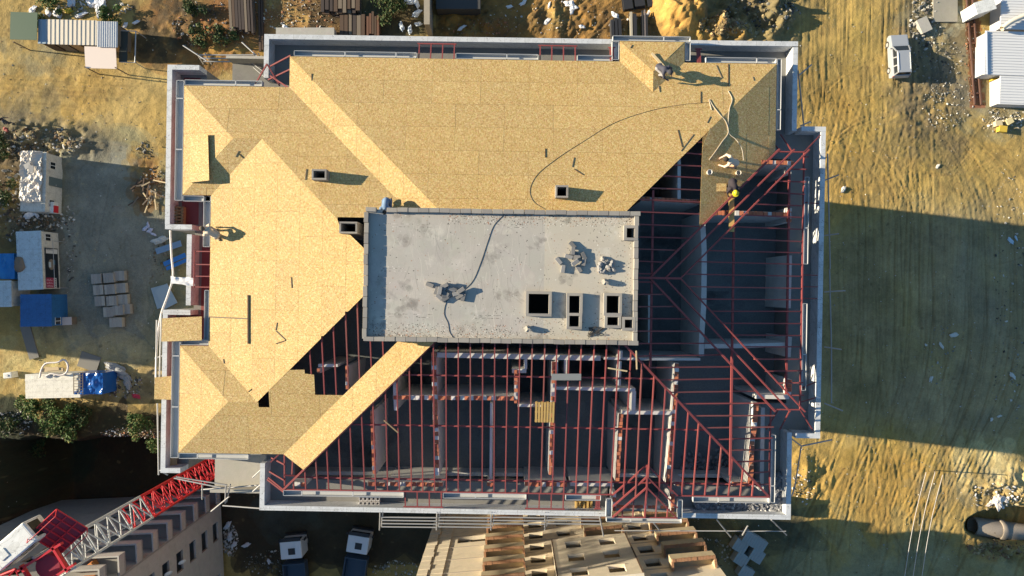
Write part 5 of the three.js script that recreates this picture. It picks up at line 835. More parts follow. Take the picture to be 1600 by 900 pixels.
// loose sheets of board
function looseSheet(name, label, quad, y, tilt = 0, m = osbMats[2]) { const c = quad.reduce((s, q) => [s[0] + q[0] / 4, s[1] + q[1] / 4], [0, 0]); return loose(name, label, 'board', sheetG(quad, (x) => y + (x - c[0]) * tilt, 0.02), m); }
const sheetQ = (pts, y) => pts.map(([a, b]) => plan(a, b, y));
looseSheet('loose_sheet', 'board sheet bridging the parapet above the south-west wing', sheetQ([[258, 497], [320, 494], [320, 531], [257, 533]], 35), 35.33, 0.02);
looseSheet('loose_sheet', 'board sheet laid over the west parapet beside the south-west wing', sheetQ([[241, 590], [274, 587], [274, 625], [240, 624]], 34.8), 34.75, 0, osbMats[3]);
for (let k = 0; k < 3; k++) looseSheet('loose_sheet', ['lowest board sheet in the leaning pile on the north-west wing', 'middle board sheet in the leaning pile on the north-west wing', 'topmost board sheet in the leaning pile on the north-west wing'][k], sheetQ([[290 + k * 0.5, 209], [315 + k * 3.6, 208], [317 + k * 3.8, 282 - k * 0.5], [289, 283]], 35.9), 35.48 + k * 0.05, 0.215 + k * 0.03, osbMats[k]);
looseSheet('loose_sheet', 'broken corner of board sheet lying on the shaded east slope', sheetQ([[1109, 199], [1118, 225], [1096, 231], [1099, 222]], 36.2), 36.35, -0.2, osbMats[4]);
{ const q = roofPoint(1126, 293, 0.01); loose('loose_sheet', 'small dark square board beside the worker in the yellow helmet', 'board', boxG(0.55, 0.03, 0.4, q.x, q.y + 0.03, q.z), osbMats[4]); }
// wooden boards on the western terraces
for (const [x0, x1, y0, y1, n, l] of [[269, 282, 217, 288, 5, 'reddish formwork boards on the terrace beside the north-west wing'], [263, 275, 640, 728, 2, 'long tan formwork boards on the terrace beside the south-west wing']]) { const a = plan(x0, y0, 34.1), b = plan(x1, y1, 34.1), T = thing('formwork_boards', l, 'boards', [0, 0, 0], -TURN); for (let k = 0; k < n; k++) mesh('board', span(a[0], b[0], 34.0, 34.05, a[1] + (b[1] - a[1]) * k / n + 0.03, a[1] + (b[1] - a[1]) * (k + 1) / n - 0.03), k % 2 ? M.wood : mat([0.38, 0.2, 0.1], 0.8), T); mesh('batten', span(a[0] + 0.1, a[0] + 0.2, 34.052, 34.1, a[1], b[1]), M.wood, T); }
{ const a = plan(265, 322, 34.2), b = plan(286, 352, 34.2), T = thing('wooden_rack', 'brown slatted wooden rack in the corner of the west terrace', 'rack', [0, 0, 0], -TURN); for (let k = 0; k < 6; k++) mesh('slat', span(a[0], b[0], 34.1, 34.14, a[1] + (b[1] - a[1]) * k / 6, a[1] + (b[1] - a[1]) * (k + 0.6) / 6), mat([0.3, 0.15, 0.06], 0.8), T); for (let k = 0; k < 3; k++) mesh('bearer', span(a[0] + k * 0.28, a[0] + k * 0.28 + 0.08, 33.73, 34.098, a[1], b[1]), M.wood, T); }
// pallet on the rafters
{ const q = roofPoint(851, 643, 0.06), c = toWorld(q.x, q.y, q.z), T = thing('wooden_pallet', 'yellow wooden pallet resting on the south rafters', 'pallet', [c.x, c.y, c.z], -TURN); T.rotation.order = 'YXZ'; T.rotation.x = Math.atan(0.225); for (let k = 0; k < 7; k++) mesh('slat', boxG(0.1, 0.02, 1.05, -0.42 + k * 0.14, 0.11, 0), M.yellowWood, T); for (const z of [-0.46, 0, 0.46]) mesh('bearer', boxG(0.95, 0.08, 0.09, 0, 0.058, z), M.yellowWood, T); for (let k = 0; k < 4; k++) mesh('foot_board', boxG(0.1, 0.018, 1.05, -0.42 + k * 0.28, 0.007, 0), M.yellowWood, T); }
// formwork beams on the south terrace
{ const a = plan(912, 791, 34), c = toWorld(a[0], 33.72, a[1]), T = thing('beam_pile', 'pile of yellow timber beams on the south terrace', 'beams', [c.x, c.y, c.z], -TURN); for (let j = 0; j < 4; j++) for (let k = 0; k < 5; k++) mesh('beam', boxG(j % 2 ? 0.1 : rr(0.7, 1.1), 0.09, j % 2 ? rr(0.5, 0.7) : 0.08, j % 2 ? -0.4 + k * 0.2 : 0, 0.05 + j * 0.1, j % 2 ? 0 : -0.26 + k * 0.13), M.yellowWood, T); }
{ const a = plan(578, 782, 34), c = toWorld(a[0], 33.72, a[1]), T = thing('hollow_block_stack', 'stack of pale hollow bricks on the south terrace', 'bricks', [c.x, c.y, c.z], -TURN); for (let j = 0; j < 2; j++) for (let k = 0; k < 5; k++) for (let i = 0; i < 2; i++) mesh('hollow_brick', merge([boxG(0.19, 0.2, 0.03, -0.45 + k * 0.22, 0.1 + j * 0.21, -0.2 + i * 0.24), boxG(0.19, 0.2, 0.03, -0.45 + k * 0.22, 0.1 + j * 0.21, -0.04 + i * 0.24), boxG(0.03, 0.2, 0.13, -0.53 + k * 0.22, 0.1 + j * 0.21, -0.12 + i * 0.24), boxG(0.03, 0.2, 0.13, -0.37 + k * 0.22, 0.1 + j * 0.21, -0.12 + i * 0.24)]), mat([0.55, 0.52, 0.5], 0.85), T); }
// cables and hoses
function line(name, label, cat, pts, r, m, dy = 0.03) { const c = new THREE.CatmullRomCurve3(pts); return loose(name, label, cat, new THREE.TubeGeometry(c, pts.length * 10, r, 6), m); }
line('cable', 'thin dark cable curving over the golden north slope', 'cable', [[1108, 160], [1070, 163], [1020, 172], [960, 192], [910, 222], [870, 248], [838, 275], [828, 298], [834, 315], [852, 327]].map(([x, y]) => roofPoint(x, y, 0.012)), 0.009, M.cable);
line('hose', 'pale twin hose running down the east slope', 'hose', [[1112, 172], [1108, 155], [1114, 165], [1124, 178], [1134, 190], [1138, 207], [1128, 222], [1117, 238], [1108, 250]].map(([x, y]) => roofPoint(x, y, 0.02)), 0.025, M.hose);
line('hose', 'pale hose crossing from the north slope to the east slope', 'hose', [[1138, 142], [1144, 155], [1140, 170], [1138, 190], [1139, 208], [1150, 218], [1159, 232], [1162, 250]].map(([x, y]) => roofPoint(x, y, 0.02)), 0.025, M.hose);
line('cable', 'dark cable snaking down the flat concrete roof', 'cable', [[788, 335], [772, 352], [762, 378], [752, 408], [738, 440], [722, 455], [700, 468], [694, 490], [700, 505], [703, 520], [712, 531]].map(([x, y]) => { const [a, b] = plan(x, y, YS); return V(a, YS + 0.012, b); }), 0.011, M.cable);
line('wire_tangle', 'tangle of dark wire at the lower right of the concrete roof', 'wire', (() => { const o = []; for (let k = 0; k < 26; k++) { const [a, b] = plan(rr(918, 945), rr(510, 527), YS); o.push(V(a, YS + rr(0.02, 0.09), b)); } return o; })(), 0.014, M.cable);
line('rope', 'pale rope strung along the west parapet', 'rope', [[266, 360], [268, 400], [270, 433], [262, 462], [252, 490], [246, 530], [243, 600]].map(([x, y]) => { const [a, b] = plan(x, y, 33.5); return V(a, 33.5, b); }), 0.05, M.rope);
{ const g = new THREE.PlaneGeometry(1.25, 0.5, 16, 8); g.rotateX(-Math.PI / 2); const p = g.attributes.position; for (let i = 0; i < p.count; i++) { const x = p.getX(i); p.setY(i, 0.12 * fbm(x * 5 + 3, p.getZ(i) * 6)); p.setZ(i, p.getZ(i) * (0.45 + 0.6 * fbm(x * 3, 2)) + 0.1 * x); } g.computeVertexNormals(); const q = plan(285, 439, 34.8), c = toWorld(q[0], 34.72, q[1]); tag(mesh('white_cloth', g, mat([0.75, 0.73, 0.7], 0.7, { side: THREE.DoubleSide }), scene, [c.x, c.y, c.z]), 'white cloth snagged over the west parapet', 'cloth'); }
// broken blocks left on the concrete roof
{
  const bg = new RoundedBoxGeometry(0.38, 0.14, 0.19, 1, 0.012), greys = [mat([0.2, 0.19, 0.18], 0.9), mat([0.26, 0.25, 0.24], 0.9), mat([0.16, 0.155, 0.15], 0.9)];
  const heap = (n, cx, cy, rx, ry, label, group) => { for (let k = 0; k < n; k++) { const [a, b] = plan(cx + rr(-rx, rx), cy + rr(-ry, ry), YS), c = toWorld(a, YS + 0.075 + (k % 4 === 3 ? 0.1 : 0), b); tag(mesh('concrete_block', bg, greys[k % 3], scene, [c.x, c.y, c.z], [rr(-0.15, 0.15), rr(0, 3.1), rr(-0.15, 0.15)]), label, 'block', group); } };
  heap(9, 684, 453, 13, 14, 'loose dark block in the heap at the left of the concrete roof', 'blocks in the left heap'); heap(6, 713, 457, 14, 9, 'loose dark block in the heap beside the snaking cable', 'blocks beside the cable');
  heap(11, 892, 402, 20, 19, 'loose dark block in the heap right of the middle of the concrete roof', 'blocks in the right heap');
  const rg = new THREE.IcosahedronGeometry(0.12, 1); { const p = rg.attributes.position; for (let i = 0; i < p.count; i++) { const k = 0.7 + 0.6 * hash2(Math.round(p.getX(i) * 900), Math.round(p.getY(i) * 900 + p.getZ(i) * 500)); p.setXYZ(i, p.getX(i) * k, p.getY(i) * k, p.getZ(i) * k); } rg.computeVertexNormals(); }
  for (let k = 0; k < 16; k++) { const [a, b] = plan(rr(936, 962), rr(404, 425), YS), c = toWorld(a, YS + 0.06, b); tag(mesh('rubble_lump', rg, k % 4 ? greys[1] : pmats[3], scene, [c.x, c.y, c.z], [rnd() * 3, rnd() * 3, 0]), 'small rubble lump scattered at the right of the concrete roof', 'rubble', 'rubble lumps at the right of the concrete roof'); }
  for (const [px, py, n] of [[945, 440, 'white bucket size lump casting a shadow above the shafts'], [825, 513, 'pale lump left of the lowest shaft']]) { const [a, b] = plan(px, py, YS), c = toWorld(a, YS + 0.17, b); const o = tag(mesh('plaster_lump', rg, pmats[3], scene, [c.x, c.y, c.z]), n, 'lump'); o.scale.setScalar(1.25); }
}
// ---------------------------------------------------------------- stones heaped on the south-east terrace, gravel and rubble on the ground
const stoneG = (() => { const g = new THREE.IcosahedronGeometry(1, 0), p = g.attributes.position; for (let i = 0; i < p.count; i++) { const k = 0.75 + 0.5 * hash2(Math.round(p.getX(i) * 100) + 7, Math.round((p.getY(i) * 3 + p.getZ(i)) * 100)); p.setXYZ(i, p.getX(i) * k, p.getY(i) * k * 0.6, p.getZ(i) * k); } g.computeVertexNormals(); return g; })();
const stoneM = mat([1, 1, 1], 0.95, { flatShading: true });
function scatter(name, label, cat, list) {       // list of [x, y, z, size, [r, g, b]]
  const o = new THREE.InstancedMesh(stoneG, stoneM, list.length), m = new THREE.Matrix4(), q = new THREE.Quaternion(), e = new THREE.Euler(); o.name = numbered(name);
  list.forEach(([x, y, z, s, c], i) => { e.set(rnd() * 3, rnd() * 6, rnd() * 3); q.setFromEuler(e); m.compose(V(x, y, z), q, V(s * rr(0.7, 1.4), s * rr(0.6, 1), s * rr(0.7, 1.4))); o.setMatrixAt(i, m); o.setColorAt(i, new THREE.Color().setRGB(...c)); });
  o.castShadow = o.receiveShadow = true; scene.add(o); stuff(o); o.userData.label = label; o.userData.category = cat; return o;
}
{
  const L = []; for (let k = 0; k < 3600; k++) { let px, py; if (k < 2500) { px = rr(1086, 1230); py = rr(783, 803); } else { px = rr(1210, 1231); py = rr(740, 803); } const [a, b] = plan(px, py, 33.9), c = toWorld(a, 33.72 + rr(0, 0.3), b), v = rr(0.12, 0.3); L.push([c.x, c.y, c.z, rr(0.06, 0.15), rnd() < 0.08 ? [0.6, 0.58, 0.55] : [v, v, v * 1.04]]); }
  for (let k = 0; k < 700; k++) { const px = rr(1060, 1168), py = 700 + 60 * Math.sqrt(rnd()), [a, b] = plan(px, py, 32), c = toWorld(a, YF + 0.07 + rr(0, 0.12), b), v = rr(0.12, 0.3); if (px - 1060 < (py - 700) * -0.2 + 10) continue; L.push([c.x, c.y, c.z, rr(0.05, 0.14), [v, v, v]]); }
  scatter('stone_heap', 'loose grey stones heaped on the south-east terrace and in the room beside it', 'stones', L);
}
{
  const L = [], field = (cx, cy, rx, ry, n, s0, s1, cols, low) => { for (let k = 0; k < n; k++) { const t = rnd() * 6.283, r = Math.sqrt(rnd()), px = cx + Math.cos(t) * r * rx, py = cy + Math.sin(t) * r * ry; let q = onGround(px, py); if (low) { q = at(px, py, -9); q.y = groundY(q.x, q.z); } const c = cols[Math.floor(rnd() * cols.length)], v = rr(0.7, 1.2), s = 0.6 * s0 + 0.55 * (s1 - s0) * Math.pow(rnd(), 4); L.push([q.x, q.y + s * 0.2, q.z, s, c.map((u) => u * v)]); } };
  const grey = [0.26, 0.25, 0.22], pale = [0.55, 0.52, 0.46], brown = [0.2, 0.13, 0.07], dark = [0.08, 0.07, 0.06], white = [0.7, 0.68, 0.66], sand = [0.36, 0.28, 0.15], rust = [0.32, 0.14, 0.07];
  field(60, 222, 75, 24, 700, 0.05, 0.4, [grey, dark, brown, pale, sand]); field(20, 320, 30, 60, 420, 0.05, 0.4, [brown, dark, grey, pale]); field(70, 345, 45, 16, 420, 0.05, 0.35, [grey, pale, dark, brown]); field(110, 380, 10, 60, 120, 0.04, 0.3, [dark, grey, pale]);
  field(240, 290, 20, 32, 260, 0.04, 0.25, [brown, pale, rust, grey]); field(225, 235, 14, 16, 120, 0.04, 0.3, [dark, grey]); field(250, 400, 14, 30, 160, 0.04, 0.25, [dark, grey, brown]);
  field(455, 20, 75, 30, 900, 0.04, 0.24, [brown, sand, pale, rust, sand]); field(330, 40, 60, 40, 500, 0.04, 0.3, [brown, dark, pale, rust]); field(140, 12, 70, 14, 260, 0.05, 0.4, [dark, white, grey, pale]);
  field(760, 45, 60, 14, 300, 0.04, 0.25, [rust, brown, sand]); field(900, 30, 120, 30, 260, 0.03, 0.22, [brown, white, sand]); field(1125, 45, 40, 16, 700, 0.05, 0.35, [sand, [0.42, 0.3, 0.14], brown]); field(1190, 20, 60, 36, 420, 0.05, 0.45, [grey, sand, dark]);
  field(1445, 35, 26, 42, 420, 0.05, 0.4, [pale, grey, grey, dark]); field(1460, 100, 45, 60, 480, 0.03, 0.24, [grey, grey, dark, [0.36, 0.34, 0.29]]); field(1480, 165, 40, 40, 300, 0.03, 0.25, [grey, pale]); field(1565, 188, 34, 20, 320, 0.03, 0.3, [grey, pale, sand]); field(1520, 90, 14, 80, 300, 0.03, 0.2, [rust, brown, pale]);
  field(1580, 420, 30, 150, 260, 0.03, 0.24, [grey, pale, dark]); field(1470, 560, 26, 60, 80, 0.04, 0.3, [pale, grey]); field(1590, 600, 40, 70, 240, 0.03, 0.25, [grey, dark, pale]); field(1555, 775, 40, 22, 220, 0.04, 0.4, [sand, white, grey]); field(1555, 858, 50, 12, 420, 0.05, 0.4, [sand, brown]);
  field(1255, 760, 18, 30, 160, 0.04, 0.3, [sand, brown, white]); field(200, 680, 46, 12, 420, 0.04, 0.28, [white, pale, brown, grey, rust]); field(190, 600, 34, 22, 300, 0.04, 0.35, [grey, dark, pale]); field(20, 660, 30, 20, 200, 0.05, 0.35, [dark, grey, white]);
  field(360, 845, 12, 26, 260, 0.05, 0.4, [white, pale, grey], true); field(430, 880, 50, 20, 240, 0.05, 0.35, [grey, pale, dark], true); field(130, 795, 70, 14, 300, 0.05, 0.4, [grey, pale, dark], true); field(620, 890, 40, 14, 200, 0.05, 0.3, [grey, pale], true); field(1120, 870, 26, 26, 120, 0.04, 0.3, [grey, pale, dark]);
  for (let k = 0; k < 5200; k++) { const px = rr(-20, 1620), py = rr(-10, 910), q = onGround(px, py); if (q.y < -4) continue; const c = [sand, grey, brown, pale][Math.floor(rnd() * 4)], s = rr(0.02, 0.075); L.push([q.x, q.y + s * 0.1, q.z, s, c]); }
  scatter('gravel', 'scattered stones, clods and rubble over the ground', 'gravel', L);
}
// ---------------------------------------------------------------- rubbish, sacks and scraps on the ground
{
  const sackG = new THREE.IcosahedronGeometry(0.5, 5), p = sackG.attributes.position; for (let i = 0; i < p.count; i++) { const x = p.getX(i), y = p.getY(i), z = p.getZ(i), k = 0.35 + 1.15 * fbm(x * 5 + y * 4 + 9, z * 5 - y * 3, 4); p.setXYZ(i, x * k * 1.3, Math.max(-0.12, y * k * 0.5), z * k * 0.8); } sackG.computeVertexNormals();
  const put = (list, label, m, group, name = 'sack') => { for (const [px, py, s, low] of list) { let q = onGround(px, py); if (low) { q = at(px, py, -9); q.y = groundY(q.x, q.z); } const o = tag(mesh(name, sackG, m, scene, [q.x, q.y + 0.1 * s, q.z], [0, rnd() * 6, 0]), label, 'sack', group); o.scale.set(s * rr(0.5, 0.8), s * rr(0.4, 0.6), s * rr(0.4, 0.7)); } };
  put([[148, 4, 2.0], [160, 9, 2.2], [112, 3, 1.6], [76, 20, 1.3], [90, 23, 1.6], [52, 15, 1.1], [196, 40, 1.1], [213, 35, 0.9], [155, 22, 1.2], [128, 24, 1.4], [62, 27, 1.2]], 'white rubbish sack in the heap behind the long shed', mat([0.72, 0.71, 0.72], 0.6), 'white sacks behind the long shed');
  put([[107, 17, 1.1]], 'yellow rag in the rubbish heap behind the long shed', mat([0.6, 0.42, 0.02], 0.6), undefined, 'yellow_rag');
  put([[640, 3, 1.4], [651, 6, 1.4], [652, 22, 1.3], [654, 38, 1.1], [628, 42, 1.2], [641, 47, 1.0]], 'pale blue grey sack in the shaded gap left of the narrow wall', mat([0.5, 0.56, 0.62], 0.6), 'sacks left of the narrow wall');
  put([[704, 4, 1.6], [708, 12, 1.1]], 'white sack on the dark low store', mat([0.7, 0.7, 0.68], 0.6), 'sacks on the dark store');
  put([[722, 45, 1.1], [446, 43, 0.9]], 'white sack right beside the north parapet', mat([0.74, 0.73, 0.72], 0.6), 'sacks beside the north parapet');
  put([[818, 5, 1.1], [855, 34, 1.0], [858, 9, 0.7], [890, 5, 1.3], [897, 12, 1.2], [893, 17, 0.8], [909, 43, 0.9], [815, 6, 0.6], [796, 10, 0.7], [961, 24, 1.0], [1014, 19, 0.7]], 'white scrap lying on the rough ground north of the building', mat([0.74, 0.73, 0.72], 0.6), 'white scraps north of the building', 'scrap');
  put([[228, 357, 0.9], [235, 360, 1.0], [240, 366, 0.8], [232, 352, 0.7]], 'pale lilac sack in the shaded yard beside the west wall', mat([0.5, 0.5, 0.6], 0.6), 'lilac sacks by the west wall');
  put([[251, 375, 1.7]], 'big pale sack in the shaded yard beside the west wall', mat([0.5, 0.5, 0.46], 0.7), undefined, 'big_sack');
  put([[46, 337, 1.3], [58, 336, 1.1]], 'white bag just below the white cabin', mat([0.6, 0.6, 0.62], 0.6), 'bags below the white cabin');
  put([[1580, 376, 1.0], [1588, 372, 0.6]], 'pale scrap at the right edge in the great shadow', mat([0.5, 0.62, 0.7], 0.6), 'scraps at the right edge', 'scrap');
  put([[1490, 523, 0.9], [1454, 592, 0.9], [1581, 587, 0.9], [1471, 540, 0.8], [1317, 296, 1.0], [1465, 260, 0.7], [1548, 655, 0.6], [1560, 650, 0.6]], 'small pale scrap lying alone on the eastern ground', mat([0.6, 0.57, 0.5], 0.7), 'pale scraps on the eastern ground', 'scrap');
  put([[1556, 783, 2.0], [1548, 786, 1.4], [1540, 805, 1.2], [1546, 807, 1.1], [1565, 779, 1.2]], 'pale rock lump above the concrete pipe', mat([0.68, 0.6, 0.52], 0.85), 'rocks above the pipe', 'rock_lump');
  put([[360, 838, 1.2, 1], [366, 850, 1.0, 1], [385, 851, 1.3, 1], [356, 820, 1.2, 1], [420, 877, 0.8, 1]], 'white bag in the dim lorry yard beside the grey block', mat([0.6, 0.6, 0.62], 0.6), 'bags in the lorry yard');
  put([[213, 619, 0.9]], 'red rag in the rubbish beside the south-west wing', mat([0.5, 0.03, 0.06], 0.7), undefined, 'red_rag');
  put([[17, 815, 1.5, 1], [11, 203, 0.8]], 'reddish rag at the left edge', mat([0.4, 0.08, 0.06], 0.7), 'rags at the left edge', 'red_rag_scrap');
  put([[182, 575, 2.4], [195, 588, 1.8], [175, 590, 1.6], [200, 600, 1.4]], 'crumpled grey sheet in the rubbish right of the glossy blue tarpaulin', mat([0.3, 0.3, 0.29], 0.6), 'grey sheets beside the tarpaulin', 'crumpled_sheet');
}
for (const [px0, py0, px1, py1, w, l] of [[244, 393, 283, 380, 0.6, 'upper blue metal sheet leaning in the yard beside the west wall'], [256, 413, 290, 398, 0.45, 'middle blue metal sheet leaning in the yard beside the west wall'], [260, 420, 292, 406, 0.35, 'lower blue metal sheet leaning in the yard beside the west wall']]) { const a = at(px0, py0, 0.5), b = at(px1, py1, 0.9); tag(mesh('blue_sheet', merge([barG(a, b, w, 0.04), barG(a.clone().add(V(0, 0.03, 0)), b.clone().add(V(0, 0.03, 0)), 0.06, 0.06)]), l.startsWith('upper') ? mat([0.2, 0.3, 0.42], 0.5) : M.blueSheet), l, 'sheet'); }
{ const q = onGround(254, 463), T = thing('glass_pane', 'pale grey glass panes leaning in the yard below the west rope', 'panes', [q.x, q.y + 0.02, q.z], R(15)); for (let k = 0; k < 2; k++) mesh('pane', boxG(1.6, 0.05, 2.2, k * 0.5, 0.25 + k * 0.12, k * 0.2), mat([0.35, 0.42, 0.44], 0.3), T, [0, 0, 0], [0.08, k * 0.2, 0.1]); mesh('bearer', boxG(1.4, 0.22, 0.2, 0.2, 0.05, 0), M.oldWood, T); }
for (let k = 0; k < 18; k++) { const px = rr(218, 246), py = rr(275, 312), a = onGround(px, py), an = rr(0, 3.1), b = a.clone().add(V(Math.cos(an) * rr(0.8, 2), 0.1, Math.sin(an) * rr(0.8, 2))); a.y += 0.2; b.y += 0.25; tag(mesh('scrap_board', barG(a, b, 0.12, 0.05), [M.oldWood, M.paleWood, M.darkWood][k % 3]), 'weathered board in the scrap pile left of the west parapet', 'board', 'boards in the scrap pile'); }
for (const [a, b, c, d, y, r, l] of [[40, 505, 55, 560, 0.25, 0.5, 'long dull canvas roll lying across the sunlit yard'], [125, 560, 155, 570, 0.15, 0.8, 'dark square mat lying on the sunlit yard']]) { const p = onGround(a, b), q = onGround(c, d); p.y += 0.12; q.y += 0.12; tag(mesh('canvas_roll', barG(p, q, r * 2, 0.12), mat([0.2, 0.19, 0.17], 0.9)), l, 'canvas'); }
// ---------------------------------------------------------------- shrubs
function shrub(px, py, r, h, label, low, tone = 1) {
  let q = onGround(px, py); if (low) { q = at(px, py, low); q.y = groundY(q.x, q.z); } const T = thing('shrub', label, 'shrub', [q.x, q.y - 0.05, q.z], 0, 'shrubs on the banks'); const pos = [], col = [], n = Math.round(900 * r);
  const clumps = []; for (let k = 0; k < 9; k++) { const t = rnd() * 6.283, d = Math.sqrt(rnd()) * r * 0.8; clumps.push([Math.cos(t) * d, h * rr(0.35, 0.9), Math.sin(t) * d, r * rr(0.25, 0.5)]); }
  for (let i = 0; i < n; i++) { const c = clumps[i % 9], u = V(rr(-1, 1), rr(-1, 1), rr(-1, 1)); if (u.length() > 1) continue; u.multiplyScalar(c[3]); const p = V(c[0] + u.x, Math.max(0.04, c[1] + u.y * 0.8), c[2] + u.z), a = V(rr(-1, 1), rr(-0.5, 0.5), rr(-1, 1)).normalize().multiplyScalar(rr(0.08, 0.2)), b = V(rr(-1, 1), rr(-1, 1), rr(-1, 1)).cross(a).normalize().multiplyScalar(rr(0.04, 0.09)); const v = rr(0.6, 1.3) * tone, cc = rnd() < 0.2 ? [0.17 * v, 0.15 * v, 0.04 * v] : [0.07 * v, 0.13 * v, 0.025 * v]; for (const s of [a.clone().negate(), b, a, a.clone().negate(), a, b.clone().negate()]) { pos.push(p.x + s.x, p.y + s.y, p.z + s.z); col.push(...cc); } }
  const g = new THREE.BufferGeometry(); g.setAttribute('position', new THREE.Float32BufferAttribute(pos, 3)); g.setAttribute('color', new THREE.Float32BufferAttribute(col, 3)); g.computeVertexNormals(); mesh('foliage', g, leafM, T);
  mesh('stem', merge(clumps.map((c) => pipeG(V(c[0] * 0.15, 0, c[2] * 0.15), V(c[0], c[1], c[2]), 0.025, 5))), M.darkWood, T);
}
const leafM = new THREE.MeshStandardMaterial({ vertexColors: true, roughness: 0.8, side: THREE.DoubleSide });
[[45, 638, 1.5, 1.4, 'dull green shrub left of centre under the cream container'], [75, 640, 1.6, 1.6, 'broad green shrub directly below the cream container'], [100, 645, 1.7, 1.6, 'bright green shrub below the glossy tarpaulin joint'], [125, 650, 1.4, 1.2, 'dark green shrub below the glossy tarpaulin'], [85, 662, 1.3, 0.9, 'olive shrub hanging over the rim of the dig'], [115, 668, 1.4, 0.9, 'low olive shrub on the rim of the dig'], [225, 668, 1.5, 1.6, 'leafy green shrub against the south-west parapet'], [232, 688, 1.5, 1.3, 'lower leafy shrub beside the south-west parapet'], [215, 650, 1.0, 0.9, 'small shrub in the rubble beside the south-west wing'], [8, 300, 1.7, 1.8, 'dark shrub at the left edge beside the white cabin'], [10, 230, 1.3, 1.1, 'dark shrub at the left edge above the white cabin'], [6, 660, 1.8, 1.5, 'dark shrub at the left edge above the dig'], [10, 700, 1.8, 1.2, 'dark shrub low on the left bank of the dig'], [85, 10, 1.4, 1.4, 'green shrub behind the long shed'], [180, 28, 1.3, 1.3, 'green shrub at the right end of the long shed'], [322, 58, 1.3, 1.1, 'shrub on the bank left of the dark planks'], [355, 58, 1.2, 1.0, 'small bright shrub at the foot of the dark planks'], [615, 28, 1.8, 2.2, 'tall dark green bush above the north parapet'], [612, 5, 1.7, 2.2, 'dark green bush at the top edge left of the pale sacks'], [60, 35, 1.0, 0.9, 'little shrub beside the green shed roof'], [305, 15, 1.6, 1.0, 'dry olive bush at the top left of the dark planks']].forEach(([x, y, r, h, l]) => shrub(x, y, r, h, l, 0, l.includes('dark') ? 0.55 : l.includes('bright') ? 1.3 : 1));

